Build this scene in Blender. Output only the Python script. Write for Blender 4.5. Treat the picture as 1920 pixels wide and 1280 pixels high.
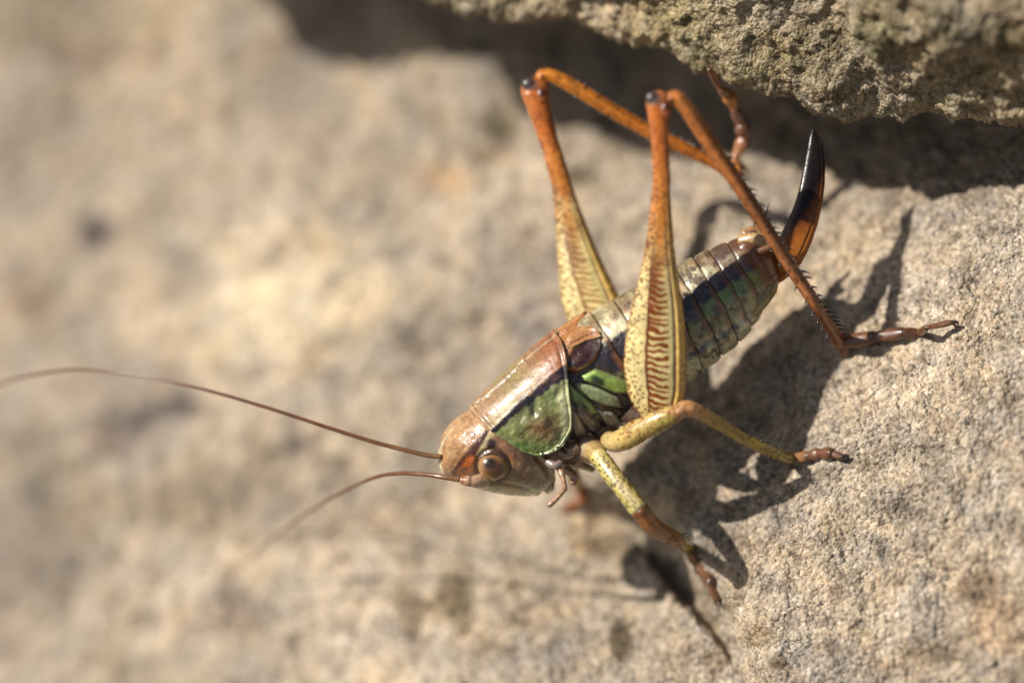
# Macro photograph: a bush cricket clinging to sunlit sandstone.  1 Blender unit = 1 cm.
import bpy, math, random
import numpy as np
from mathutils import Matrix, Vector

for o in list(bpy.data.objects):
    bpy.data.objects.remove(o)
scene = bpy.context.scene
col = scene.collection
scene.unit_settings.scale_length = 0.01
rng = np.random.default_rng(7)
random.seed(7)

# ------------------------------------------------------------------ camera, sky, sun, exposure
D = 13.3333                      # camera to focus plane, cm
PITCH = math.radians(35)         # camera looks down by this much
MR = Matrix.Rotation(math.pi / 2 - PITCH, 3, 'X')
M = np.array(MR)
cam_data = bpy.data.cameras.new("camera")
cam_data.lens = 100.0
cam_data.sensor_width = 36.0
cam_data.clip_start = 0.1
cam_data.clip_end = 2000.0
cam_data.dof.use_dof = True
cam_data.dof.focus_distance = D - 0.10
cam_data.dof.aperture_fstop = 0.1 / 0.74      # entrance pupil 0.74 units across
cam_data.dof.aperture_blades = 0
cam = bpy.data.objects.new("camera", cam_data)
col.objects.link(cam)
cam.location = MR @ Vector((0, 0, D))
cam.rotation_euler = (math.pi / 2 - PITCH, 0, 0)
scene.camera = cam

sun_view = Vector((-1.38, 0.90, 1.0)).normalized()      # towards the sun, in view axes
sun_dir = (MR @ sun_view).normalized()
elev = math.asin(sun_dir.z)
azim = math.atan2(sun_dir.x, sun_dir.y)
world = bpy.data.worlds.new("World")
scene.world = world
world.use_nodes = True
wn = world.node_tree
sky = wn.nodes.new("ShaderNodeTexSky")
sky.sky_type = 'NISHITA'
sky.sun_disc = False
sky.sun_elevation = elev
sky.sun_rotation = azim
sky.air_density = 1.0
sky.dust_density = 2.0
bg = wn.nodes["Background"]
bg.inputs["Strength"].default_value = 0.06
wn.links.new(sky.outputs[0], bg.inputs[0])
sun_data = bpy.data.lights.new("sun", 'SUN')
sun_data.energy = 4.9
sun_data.angle = math.radians(0.8)
sun_data.color = (1.0, 0.95, 0.87)
sun = bpy.data.objects.new("sun", sun_data)
col.objects.link(sun)
sun.rotation_euler = sun_dir.to_track_quat('Z', 'Y').to_euler()
scene.view_settings.view_transform = 'Standard'
scene.view_settings.look = 'None'
scene.view_settings.gamma = 1.0
scene.view_settings.use_curve_mapping = False
scene.view_settings.exposure = 0.5
scene.render.engine = 'CYCLES'
scene.cycles.use_denoising = True
scene.cycles.max_bounces = 6

# ------------------------------------------------------------------ helpers: numbers
def lin(rgb, k=1.0):
    a = np.asarray(rgb, float) / 255.0
    return np.where(a <= 0.04045, a / 12.92, ((a + 0.055) / 1.055) ** 2.4) * k

def smooth(a, b, x):
    t = np.clip((np.asarray(x, float) - a) / (b - a), 0, 1)
    return t * t * (3 - 2 * t)

def _hash(ix, iy, iz, seed):
    h = (ix * 374761393 + iy * 668265263 + iz * 2147483647 + seed * 974634) & 0xFFFFFFFF
    h = ((h ^ (h >> 13)) * 1274126177) & 0xFFFFFFFF
    h = ((h ^ (h >> 16)) * 2246822519) & 0xFFFFFFFF
    return ((h ^ (h >> 15)) & 0xFFFFFF) / float(0xFFFFFF)

def vnoise(p, freq, seed=0):
    """value noise in [-1, 1] at points p (..., 3)"""
    q = np.asarray(p, float) * freq + 1000.37
    i = np.floor(q).astype(np.int64)
    f = q - i
    u = f * f * f * (f * (f * 6 - 15) + 10)
    out = 0.0
    for dx in (0, 1):
        wx = u[..., 0] if dx else 1 - u[..., 0]
        for dy in (0, 1):
            wy = u[..., 1] if dy else 1 - u[..., 1]
            for dz in (0, 1):
                wz = u[..., 2] if dz else 1 - u[..., 2]
                out = out + wx * wy * wz * _hash(i[..., 0] + dx, i[..., 1] + dy, i[..., 2] + dz, seed)
    return out * 2 - 1

def fbm(p, freq, octs=4, gain=0.5, seed=0):
    s = 0.0; a = 1.0
    for k in range(octs):
        s = s + a * vnoise(p, freq * 2.03 ** k, seed + 17 * k)
        a *= gain
    return s

def worley(p2, freq, seed=0):
    """distance to the nearest feature point, 2D, in cell units, plus a random value of that cell"""
    q = np.asarray(p2, float) * freq + 500.0
    i = np.floor(q).astype(np.int64)
    best = np.full(q.shape[:-1], 9.0); rnd = np.zeros(q.shape[:-1])
    z = np.zeros_like(i[..., 0])
    for dx in (-1, 0, 1):
        for dy in (-1, 0, 1):
            cx = i[..., 0] + dx; cy = i[..., 1] + dy
            fx = cx + _hash(cx, cy, z, seed + 1); fy = cy + _hash(cx, cy, z, seed + 2)
            d = np.hypot(fx - q[..., 0], fy - q[..., 1])
            m = d < best
            best = np.where(m, d, best)
            rnd = np.where(m, _hash(cx, cy, z, seed + 3), rnd)
    return best, rnd

def spline(pts, n):
    """Catmull-Rom through pts (k, d), n samples evenly by arc length"""
    P = np.asarray(pts, float)
    if len(P) == 2:
        t = np.linspace(0, 1, n)[:, None]
        return P[0] * (1 - t) + P[1] * t
    Q = np.vstack([2 * P[0] - P[1], P, 2 * P[-1] - P[-2]])
    out = []
    for k in range(len(P) - 1):
        p0, p1, p2, p3 = Q[k:k + 4]
        t = np.linspace(0, 1, 24, endpoint=False)[:, None]
        out.append(0.5 * (2 * p1 + (p2 - p0) * t + (2 * p0 - 5 * p1 + 4 * p2 - p3) * t ** 2 + (3 * p1 - p0 - 3 * p2 + p3) * t ** 3))
    out.append(P[-1:])
    C = np.vstack(out)
    m = min(3, C.shape[1])
    sc = np.array([1, 1, 400][:m])
    L = np.r_[0, np.cumsum(np.linalg.norm(np.diff(C[:, :m] * sc, axis=0), axis=1))]
    s = np.linspace(0, L[-1], n)
    return np.stack([np.interp(s, L, C[:, j]) for j in range(C.shape[1])], 1)

# "lattice" coordinates: X right, Y up in units of the focus plane, z towards the camera
def lat(px, py, z):
    return np.stack([(np.asarray(px, float) - 960) / 400, (640 - np.asarray(py, float)) / 400, np.asarray(z, float) + 0 * np.asarray(px, float)], -1)

def unproject(v):                # the point that lies behind that place at depth z
    f = (D - v[..., 2:3]) / D
    return np.concatenate([v[..., :2] * f, v[..., 2:3]], -1)

def to_world(v):
    return v @ M.T

# ------------------------------------------------------------------ helpers: meshes
def build_mesh(name, V, quads, colors=None, smooth_shade=True):
    me = bpy.data.meshes.new(name)
    V = np.ascontiguousarray(V.reshape(-1, 3), dtype=np.float32)
    quads = np.asarray(quads, dtype=np.int32)
    n = len(quads); k = quads.shape[1]
    me.vertices.add(len(V)); me.vertices.foreach_set("co", V.ravel())
    me.loops.add(n * k); me.loops.foreach_set("vertex_index", quads.ravel())
    me.polygons.add(n)
    me.polygons.foreach_set("loop_start", np.arange(0, n * k, k, dtype=np.int32))
    me.polygons.foreach_set("use_smooth", np.full(n, smooth_shade, dtype=bool))
    me.update(calc_edges=True)
    if colors is not None:
        ca = me.attributes.new("Col", 'FLOAT_COLOR', 'POINT')
        c4 = np.ones((len(V), 4), dtype=np.float32); c4[:, :3] = np.asarray(colors).reshape(-1, 3)
        ca.data.foreach_set("color", c4.ravel())
    return me

def grid_quads(nu, nv, wrap=False, flip=False):
    i = np.arange(nu - 1)[:, None]; j = np.arange(nv if wrap else nv - 1)[None, :]
    j2 = (j + 1) % nv
    q = np.stack([i * nv + j, i * nv + j2, (i + 1) * nv + j2, (i + 1) * nv + j], -1).reshape(-1, 4)
    return q[:, ::-1] if flip else q

def add_obj(name, me, mat, parent=None, origin=None):
    """origin: world point that becomes the object's origin (its mesh is moved to suit)"""
    o = bpy.data.objects.new(name, me)
    col.objects.link(o)
    if me is not None:
        if mat is not None:
            me.materials.append(mat)
    if parent is not None:
        o.parent = parent
        o.matrix_parent_inverse = parent.matrix_world.inverted() if False else Matrix()
    return o

# ------------------------------------------------------------------ materials
def nodes_of(name):
    m = bpy.data.materials.new(name); m.use_nodes = True
    nt = m.node_tree
    return m, nt, nt.nodes, nt.links, nt.nodes["Principled BSDF"]

def chitin(name, rough=0.32, coat=0.35, bump=0.25, scale=60.0, sss=0.12, spec=0.5):
    m, nt, N, L, b = nodes_of(name)
    a = N.new("ShaderNodeAttribute"); a.attribute_name = "Col"
    tc = N.new("ShaderNodeTexCoord")
    n1 = N.new("ShaderNodeTexNoise"); n1.inputs["Scale"].default_value = scale; n1.inputs["Detail"].default_value = 4
    L.new(tc.outputs["Object"], n1.inputs["Vector"])
    hs = N.new("ShaderNodeMixRGB"); hs.blend_type = 'MULTIPLY'; hs.inputs[0].default_value = 0.55
    cr = N.new("ShaderNodeValToRGB"); cr.color_ramp.elements[0].position = 0.3; cr.color_ramp.elements[1].position = 0.72
    cr.color_ramp.elements[0].color = (0.60, 0.585, 0.57, 1); cr.color_ramp.elements[1].color = (1.08, 1.06, 1.03, 1)
    L.new(n1.outputs["Fac"], cr.inputs[0])
    L.new(a.outputs["Color"], hs.inputs[1]); L.new(cr.outputs[0], hs.inputs[2])
    L.new(hs.outputs[0], b.inputs["Base Color"])
    mr = N.new("ShaderNodeMapRange"); mr.inputs[1].default_value = 0.3; mr.inputs[2].default_value = 0.7
    mr.inputs[3].default_value = rough * 0.75; mr.inputs[4].default_value = rough * 1.35
    L.new(n1.outputs["Fac"], mr.inputs[0]); L.new(mr.outputs[0], b.inputs["Roughness"])
    n2 = N.new("ShaderNodeTexNoise"); n2.inputs["Scale"].default_value = scale * 2.2; n2.inputs["Detail"].default_value = 3
    L.new(tc.outputs["Object"], n2.inputs["Vector"])
    bp = N.new("ShaderNodeBump"); bp.inputs["Strength"].default_value = bump; bp.inputs["Distance"].default_value = 0.006
    L.new(n2.outputs["Fac"], bp.inputs["Height"]); L.new(bp.outputs[0], b.inputs["Normal"])
    b.inputs["Coat Weight"].default_value = coat; b.inputs["Coat Roughness"].default_value = 0.15
    b.inputs["Specular IOR Level"].default_value = spec
    b.inputs["Subsurface Weight"].default_value = sss
    b.inputs["Subsurface Radius"].default_value = (0.04, 0.032, 0.02)
    b.inputs["Subsurface Scale"].default_value = 0.6
    return m

MAT_SHELL = chitin("chitin_shell", 0.30, 0.75, 0.30, 75, 0.05)
MAT_LEG = chitin("chitin_leg", 0.36, 0.40, 0.16, 70, 0.08, 0.36)
MAT_DARK = chitin("chitin_dark", 0.38, 0.35, 0.12, 60, 0.03)
MAT_BLADE = chitin("chitin_blade", 0.27, 0.0, 0.06, 60, 0.03, 0.28)
MAT_EYE = chitin("eye_lens", 0.2, 0.7, 0.06, 160, 0.1)
MAT_HAIR = chitin("hair", 0.45, 0.0, 0.0, 60, 0.0)

def rock_material(name, cols, grain_cols, moss=0.0, seed=0.0, tone=(1, 1, 1)):
    m, nt, N, L, b = nodes_of(name)
    tc = N.new("ShaderNodeTexCoord")
    mp = N.new("ShaderNodeMapping"); mp.inputs["Location"].default_value = (seed, seed * 1.7, seed * .6)
    L.new(tc.outputs["Object"], mp.inputs["Vector"])
    def noise(scale, detail=5, rough=0.6):
        n = N.new("ShaderNodeTexNoise"); n.inputs["Scale"].default_value = scale
        n.inputs["Detail"].default_value = detail; n.inputs["Roughness"].default_value = rough
        L.new(mp.outputs[0], n.inputs["Vector"]); return n
    def ramp(stops, src):
        r = N.new("ShaderNodeValToRGB"); e = r.color_ramp.elements
        while len(e) < len(stops): e.new(0.5)
        for k, (p, c) in enumerate(stops):
            e[k].position = p; e[k].color = (*c, 1)
        L.new(src, r.inputs[0]); return r
    def mix(fac, a, c, mode='MIX'):
        x = N.new("ShaderNodeMixRGB"); x.blend_type = mode
        if isinstance(fac, (int, float)): x.inputs[0].default_value = fac
        else: L.new(fac, x.inputs[0])
        L.new(a, x.inputs[1]); L.new(c, x.inputs[2]); return x
    n_big = noise(1.9, 7, 0.72)
    base = ramp([(0.30, cols[0]), (0.44, cols[1]), (0.56, cols[2]), (0.70, cols[3])], n_big.outputs["Fac"])
    vor = N.new("ShaderNodeTexVoronoi"); vor.inputs["Scale"].default_value = 56.0
    wob = noise(30, 2)
    vadd = N.new("ShaderNodeVectorMath"); vadd.operation = 'MULTIPLY_ADD'
    vadd.inputs[1].default_value = (0.014, 0.014, 0.014)
    L.new(wob.outputs["Color"], vadd.inputs[0]); L.new(mp.outputs[0], vadd.inputs[2]); L.new(vadd.outputs[0], vor.inputs["Vector"])
    sep = N.new("ShaderNodeSeparateColor"); L.new(vor.outputs["Color"], sep.inputs[0])
    g = ramp(grain_cols, sep.outputs[0]); g.color_ramp.interpolation = 'LINEAR'
    c1 = mix(0.5, base.outputs[0], g.outputs[0])
    # medium mottling
    n_mid = noise(9, 5, 0.7)
    mott = ramp([(0.36, (0.42, 0.39, 0.36)), (0.5, (0.96, 0.95, 0.94)), (0.64, (1.25, 1.22, 1.18))], n_mid.outputs["Fac"])
    c2 = mix(0.8, c1.outputs[0], mott.outputs[0], 'MULTIPLY')
    n_lo = noise(0.9, 3, 0.5)
    lo_c = ramp([(0.34, (0.84, 0.84, 0.85)), (0.5, (1.04, 1.03, 1.0)), (0.64, (1.25, 1.22, 1.16))], n_lo.outputs["Fac"])
    c2 = mix(0.9, c2.outputs[0], lo_c.outputs[0], 'MULTIPLY')
    n_cl = noise(4.0, 4, 0.6)
    cl_c = ramp([(0.36, (0.90, 0.93, 1.0)), (0.5, (1, 1, 1)), (0.64, (1.05, 0.99, 0.91))], n_cl.outputs["Fac"])
    c2 = mix(0.9, c2.outputs[0], cl_c.outputs[0], 'MULTIPLY')
    # fine dark specks in the pores
    n_f = noise(46, 4, 0.7)
    spk = ramp([(0.36, (0.30, 0.27, 0.23)), (0.47, (1, 1, 1)), (0.62, (1.12, 1.1, 1.08))], n_f.outputs["Fac"])
    c3 = mix(0.75, c2.outputs[0], spk.outputs[0], 'MULTIPLY')
    last = c3
    if moss:
        n_m = noise(3.2, 6, 0.7)
        mr = ramp([(0.42, (0, 0, 0)), (0.62, (1, 1, 1))], n_m.outputs["Fac"])
        mm = N.new("ShaderNodeMath"); mm.operation = 'MULTIPLY'; mm.inputs[1].default_value = moss
        L.new(mr.outputs[0], mm.inputs[0])
        rgb = N.new("ShaderNodeRGB"); rgb.outputs[0].default_value = (0.10, 0.098, 0.03, 1)
        last = mix(mm.outputs[0], last.outputs[0], rgb.outputs[0])
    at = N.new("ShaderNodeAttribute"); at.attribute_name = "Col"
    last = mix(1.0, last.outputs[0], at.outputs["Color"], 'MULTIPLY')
    trim = N.new("ShaderNodeRGB"); trim.outputs[0].default_value = (*tone, 1)
    last = mix(1.0, last.outputs[0], trim.outputs[0], 'MULTIPLY')
    L.new(last.outputs[0], b.inputs["Base Color"])
    # sparse quartz facets
    th = N.new("ShaderNodeMath"); th.operation = 'GREATER_THAN'; th.inputs[1].default_value = 0.985
    L.new(sep.outputs[1], th.inputs[0])
    ro = N.new("ShaderNodeMapRange"); ro.inputs[3].default_value = 0.82; ro.inputs[4].default_value = 0.16
    L.new(th.outputs[0], ro.inputs[0]); L.new(ro.outputs[0], b.inputs["Roughness"])
    b.inputs["Specular IOR Level"].default_value = 0.35
    inv = N.new("ShaderNodeMath"); inv.operation = 'SUBTRACT'; inv.inputs[0].default_value = 1.0
    L.new(vor.outputs["Distance"], inv.inputs[1])
    n_h = noise(120, 3, 0.6)
    ma = N.new("ShaderNodeMath"); ma.operation = 'MULTIPLY_ADD'; ma.inputs[1].default_value = 0.7
    L.new(n_h.outputs["Fac"], ma.inputs[0]); L.new(inv.outputs[0], ma.inputs[2])
    bp = N.new("ShaderNodeBump"); bp.inputs["Strength"].default_value = 1.0; bp.inputs["Distance"].default_value = 0.016
    L.new(ma.outputs[0], bp.inputs["Height"]); L.new(bp.outputs[0], b.inputs["Normal"])
    return m

MAT_ROCK = rock_material("sandstone", [(0.17, 0.143, 0.115), (0.30, 0.254, 0.195), (0.37, 0.308, 0.23), (0.48, 0.42, 0.335)],
                         [(0.0, (0.07, 0.055, 0.042)), (0.25, (0.27, 0.22, 0.17)), (0.5, (0.42, 0.35, 0.26)), (0.68, (0.38, 0.36, 0.335)), (0.82, (0.45, 0.335, 0.23)), (1.0, (0.68, 0.61, 0.51))], tone=(1.03, 1.025, 1.03))
MAT_ROCK2 = rock_material("weathered_sandstone", [(0.17, 0.14, 0.085), (0.27, 0.225, 0.145), (0.36, 0.305, 0.205), (0.44, 0.385, 0.28)],
                          [(0.0, (0.10, 0.08, 0.05)), (0.3, (0.28, 0.23, 0.15)), (0.55, (0.40, 0.34, 0.24)), (0.75, (0.42, 0.40, 0.34)), (1.0, (0.58, 0.52, 0.40))], moss=0.32, seed=3.3, tone=(1.06, 1.0, 0.98))

# ------------------------------------------------------------------ the lower rock
GROOVE = np.array([(1120, 880), (1180, 965), (1216, 1050), (1252, 1092), (1275, 1132), (1311, 1175), (1347, 1217), (1372, 1240), (1400, 1290), (1430, 1340)], float)

def poly_dist(px, py, pts):
    """distance to a polyline, the running length of the nearest point (0..1), and the side"""
    best = np.full(np.shape(px), 1e9); tt = np.zeros(np.shape(px)); side = np.zeros(np.shape(px))
    n = len(pts) - 1
    for k in range(n):
        a = pts[k]; b = pts[k + 1]; d = b - a; l2 = d @ d
        t = np.clip(((px - a[0]) * d[0] + (py - a[1]) * d[1]) / l2, 0, 1)
        ex = px - a[0] - t * d[0]; ey = py - a[1] - t * d[1]
        dd = np.hypot(ex, ey); m = dd < best
        best = np.where(m, dd, best); tt = np.where(m, (k + t) / n, tt)
        side = np.where(m, np.sign(d[0] * ey - d[1] * ex), side)
    return best, tt, side

def rock_base(x, y):
    """height towards the camera of the lower rock, without the fine grain (view axes)"""
    U = x * 400 + 960; Vp = 640 - y * 400
    q = ((U - 1560) * 0.80 + (Vp - 858) * 0.60) / 400
    neg = np.minimum(q, 0); pos = np.maximum(q, 0)
    z = 0.90 * neg / (1 + 0.035 * np.abs(neg)) + 0.62 * pos / (1 + 0.10 * pos)
    z = z - 0.10 * np.exp(-(q / 0.28) ** 2) * 0.35
    p = np.stack([x, y, np.full_like(x, 0.3)], -1)
    far = smooth(0.2, 1.6, np.abs(q))
    z = z + (0.03 + 0.09 * far) * fbm(p, 0.9, 2, 0.5, 3) + (0.018 + 0.03 * far) * fbm(p, 2.6, 3, 0.55, 5)
    # the crack below the cricket's head: its left shoulder throws shade into it
    d, t, side = poly_dist(U, Vp, GROOVE)
    sd = -d * side                                    # positive to the right of the crack's edge
    sd = sd + 9 * fbm(p, 4, 3, 0.6, 55) + 3 * fbm(p, 24, 2, 0.6, 57)
    tv = np.clip((Vp - 880) / 460.0, 0, 1)
    on_r = smooth(900, 1010, Vp) * smooth(1345, 1275, Vp)
    on_l = smooth(700, 1080, Vp) * smooth(1600, 1280, Vp)
    near_edge = np.exp(-(np.minimum(sd, 0) / 420.0) ** 2)
    fall = 0.54 * (1 - 0.5 * tv) * (on_r * smooth(-120, 0, sd) + on_l * smooth(0, -120, sd))
    z = z - fall * smooth(95 * (1 - 0.45 * tv), -8, sd) * near_edge      # the ground left of the edge lies lower ...
    lip = 0.19 * smooth(0.22, 0.5, tv) * smooth(0.92, 0.62, tv)            # ... and further down a lip overhangs a crack
    z = z - lip * smooth(-6, 8, sd) * smooth(190 * (1.2 - tv), 0, sd) + lip * 0.55 * smooth(6, -8, sd) * smooth(-90, -8, sd)
    # the floor dips under the upper rock
    dip = smooth(400, 130, Vp - 0.2 * np.clip(U - 1600, 0, 600)) * smooth(700, 1300, U)
    z = z - 0.34 * dip
    return z

def rock_height(x, y):
    z = rock_base(x, y)
    p = np.stack([x, y, np.full_like(x, 0.7)], -1)
    z = z + 0.018 * fbm(p, 8.0, 3, 0.6, 21) + 0.009 * fbm(p, 26.0, 2, 0.6, 31)
    pits = vnoise(p, 6.5, 77)
    z = z - 0.018 * smooth(0.3, 0.9, pits)
    p2 = p[..., :2] + 0.012 * np.stack([vnoise(p, 30, 91), vnoise(p, 30, 92)], -1)
    d1, r1 = worley(p2, 28.0, 5)
    z = z + 0.014 * (r1 - 0.3) * (1 - d1) + 0.008 * (0.6 - d1)
    d2, r2 = worley(p2, 62.0, 9)
    z = z + 0.011 * (1 - d2) * (0.4 + r2)
    return z

def axis(segs):
    a = [np.arange(lo, hi, st) for lo, hi, st in segs]
    return np.concatenate(a + [np.array([segs[-1][1]])])

gx = axis([(-12, -4, 0.4), (-4, -2.7, 0.06), (-2.7, -0.4, 0.018), (-0.4, 0.3, 0.011), (0.3, 2.55, 0.0075), (2.55, 4, 0.05), (4, 10, 0.4)])
gy = axis([(-10, -4, 0.4), (-4, -1.75, 0.06), (-1.75, 1.5, 0.0085), (1.5, 3, 0.05), (3, 9, 0.4)])
GX, GY = np.meshgrid(gx, gy, indexing='ij')
GZ = rock_height(GX, GY)
# the boulder rounds off and goes down at its rim, well outside the picture
rim = np.maximum(smooth(7.5, 12, np.abs(GX + 1) ), smooth(6.5, 10, np.abs(GY)))
GZ = GZ - 5.0 * rim ** 2
tint = np.ones(GX.shape + (3,))
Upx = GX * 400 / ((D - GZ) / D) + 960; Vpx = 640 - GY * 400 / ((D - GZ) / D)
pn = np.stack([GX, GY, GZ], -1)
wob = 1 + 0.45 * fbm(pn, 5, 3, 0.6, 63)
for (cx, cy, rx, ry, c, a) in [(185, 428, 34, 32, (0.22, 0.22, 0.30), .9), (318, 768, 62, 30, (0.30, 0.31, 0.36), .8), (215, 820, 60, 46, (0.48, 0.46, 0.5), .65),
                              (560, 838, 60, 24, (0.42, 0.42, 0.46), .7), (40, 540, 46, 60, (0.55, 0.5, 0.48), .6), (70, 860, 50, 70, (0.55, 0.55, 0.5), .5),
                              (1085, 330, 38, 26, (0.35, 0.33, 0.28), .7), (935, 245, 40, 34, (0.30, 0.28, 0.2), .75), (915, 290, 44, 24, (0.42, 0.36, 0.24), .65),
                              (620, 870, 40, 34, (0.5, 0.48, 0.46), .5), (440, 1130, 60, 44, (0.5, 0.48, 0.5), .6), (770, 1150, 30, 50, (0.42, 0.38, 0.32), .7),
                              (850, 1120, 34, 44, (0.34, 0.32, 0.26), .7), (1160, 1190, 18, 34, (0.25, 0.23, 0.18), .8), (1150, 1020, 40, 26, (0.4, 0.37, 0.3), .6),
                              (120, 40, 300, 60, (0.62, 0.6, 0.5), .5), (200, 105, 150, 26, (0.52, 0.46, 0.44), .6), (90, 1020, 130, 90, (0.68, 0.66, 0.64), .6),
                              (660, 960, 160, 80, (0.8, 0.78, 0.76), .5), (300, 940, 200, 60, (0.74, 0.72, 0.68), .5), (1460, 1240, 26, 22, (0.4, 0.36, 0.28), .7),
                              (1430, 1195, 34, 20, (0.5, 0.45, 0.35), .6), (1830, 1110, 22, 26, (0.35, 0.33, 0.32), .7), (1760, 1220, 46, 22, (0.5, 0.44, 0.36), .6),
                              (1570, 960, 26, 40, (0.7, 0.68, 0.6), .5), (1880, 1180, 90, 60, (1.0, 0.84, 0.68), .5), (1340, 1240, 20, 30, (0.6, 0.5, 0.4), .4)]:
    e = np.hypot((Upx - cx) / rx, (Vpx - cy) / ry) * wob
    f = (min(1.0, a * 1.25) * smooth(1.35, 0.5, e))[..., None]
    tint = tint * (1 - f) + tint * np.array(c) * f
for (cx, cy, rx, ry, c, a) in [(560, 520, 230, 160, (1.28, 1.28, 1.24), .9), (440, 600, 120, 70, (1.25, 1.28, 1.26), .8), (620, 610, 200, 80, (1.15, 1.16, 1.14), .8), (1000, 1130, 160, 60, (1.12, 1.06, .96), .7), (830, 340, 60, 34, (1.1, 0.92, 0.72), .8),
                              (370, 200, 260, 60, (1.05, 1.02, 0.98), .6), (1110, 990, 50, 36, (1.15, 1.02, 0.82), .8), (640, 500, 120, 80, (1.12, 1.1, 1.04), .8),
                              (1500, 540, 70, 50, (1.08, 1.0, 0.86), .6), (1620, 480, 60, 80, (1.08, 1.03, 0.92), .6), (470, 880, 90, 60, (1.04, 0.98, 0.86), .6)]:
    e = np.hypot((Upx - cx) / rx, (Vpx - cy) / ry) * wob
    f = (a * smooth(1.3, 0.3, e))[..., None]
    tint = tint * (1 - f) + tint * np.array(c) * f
V = np.stack([GX, GY, GZ], -1)
# close the boulder with a skirt and a back
ring = np.concatenate([V[:, 0], V[-1, 1:], V[-2::-1, -1], V[0, -2:0:-1]])
idx = np.arange(GX.size).reshape(GX.shape)
ring_i = np.concatenate([idx[:, 0], idx[-1, 1:], idx[-2::-1, -1], idx[0, -2:0:-1]])
back = ring.copy(); back[:, :2] *= 0.9; back[:, 2] = -16
nb = len(ring_i); b0 = GX.size
jj = np.arange(nb); j2 = (jj + 1) % nb
skirt = np.stack([ring_i[jj], b0 + jj, b0 + j2, ring_i[j2]], -1)
Vall = np.vstack([V.reshape(-1, 3), back])
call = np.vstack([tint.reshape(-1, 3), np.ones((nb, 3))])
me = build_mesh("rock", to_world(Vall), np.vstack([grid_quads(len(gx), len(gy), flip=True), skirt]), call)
rock = add_obj("rock", me, MAT_ROCK)
rock["label"] = "broad tan sandstone boulder, sunlit and grainy, that the bush cricket stands on"
rock["category"] = "rock"

def rock_at(px, py):
    """depth at which the view ray through a photograph pixel meets the lower rock"""
    z = 0.0
    X = (px - 960) / 400; Y = (640 - py) / 400
    for _ in range(30):
        f = (D - z) / D
        z = 0.5 * z + 0.5 * float(rock_height(np.array([X * f]), np.array([Y * f]))[0])
    return z

# ------------------------------------------------------------------ the upper rock
edge = np.array([(3400, 460, 1.2), (2600, 300, 0.75), (2200, 262, 0.42), (1920, 244, 0.22), (1800, 226, 0.12), (1700, 230, 0.06), (1620, 232, 0.03), (1560, 214, 0.0), (1500, 180, -0.03), (1400, 144, -0.12),
                 (1300, 104, -0.22), (1180, 66, -0.34), (1060, 40, -0.46), (930, 14, -0.60), (800, -14, -0.74), (640, -66, -0.90), (450, -180, -0.95), (200, -396, -0.78), (-100, -500, -0.82), (-380, -590, -0.92), (-560, -800, -1.2), (-680, -1400, -2.0)], float)
ev = unproject(lat(edge[:, 0], edge[:, 1], edge[:, 2]))
def resample(C, spacing_fn, n):
    L = np.r_[0, np.cumsum(np.linalg.norm(np.diff(C, axis=0), axis=1))]
    w = spacing_fn(C); cw = np.r_[0, np.cumsum((w[1:] + w[:-1]) / 2 * np.diff(L))]
    t = np.linspace(0, cw[-1], n)
    return np.stack([np.interp(t, cw, C[:, k]) for k in range(C.shape[1])], 1)
def cr_dense(P, per=60):
    Q = np.vstack([2 * P[0] - P[1], P, 2 * P[-1] - P[-2]]); out = []
    for k in range(len(P) - 1):
        p0, p1, p2, p3 = Q[k:k + 4]; t = np.linspace(0, 1, per, endpoint=False)[:, None]
        out.append(0.5 * (2 * p1 + (p2 - p0) * t + (2 * p0 - 5 * p1 + 4 * p2 - p3) * t ** 2 + (3 * p1 - p0 - 3 * p2 + p3) * t ** 3))
    return np.vstack(out + [P[-1:]])
EC = resample(cr_dense(ev), lambda C: np.where((C[:, 0] > -1.2) & (C[:, 0] < 2.6), 1.0, 0.12), 470)
prof = np.array([(1.6, -6.0), (0.9, -3.0), (0.62, -1.6), (0.42, -0.9), (0.25, -0.5), (0.10, -0.24), (0.02, -0.10), (0.0, 0.0), (0.05, 0.08), (0.14, 0.16), (0.30, 0.29), (0.60, 0.50),
                 (1.0, 0.76), (1.6, 1.08), (2.6, 1.35), (4.2, 1.4), (6.0, 0.2), (6.5, -2.5), (6.0, -6.0)], float)
PC = resample(cr_dense(prof), lambda C: np.where((C[:, 0] < 1.6) & (C[:, 1] > -0.6), 1.0, 0.10), 330)
e0 = EC[:, None, :]
OV = np.zeros((len(EC), len(PC), 3))
sl = np.clip((EC[:, 0] - 1.0) / 1.4, -1.5, 1.5)[:, None]
OV[..., 0] = e0[..., 0] - 0.05 * PC[None, :, 0]
OV[..., 1] = e0[..., 1] + PC[None, :, 0]
OV[..., 2] = e0[..., 2] + PC[None, :, 1] * np.where(PC[None, :, 1] > 0, 1.0 + 0.35 * sl, 1.0)
def grid_normals(G):
    du = np.gradient(G, axis=0); dv = np.gradient(G, axis=1)
    n = np.cross(dv, du); n /= np.linalg.norm(n, axis=-1, keepdims=True) + 1e-12
    return n
nrm = grid_normals(OV)
if nrm[:, 200, 2].mean() < 0: nrm = -nrm
dense = smooth(2.5, 1.4, np.abs(OV[..., 1] - 1.4))
disp = 0.07 * fbm(OV, 1.6, 3, 0.55, 101) + 0.030 * fbm(OV, 6.0, 3, 0.6, 111) + 0.014 * fbm(OV, 19.0, 3, 0.6, 121)
lump = np.abs(vnoise(OV, 11.0, 131)); disp += 0.030 * (0.5 - lump)
lump = np.abs(vnoise(OV, 27.0, 133)); disp += 0.016 * (0.5 - lump)
disp += 0.010 * fbm(OV, 60.0, 2, 0.6, 141)
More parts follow.
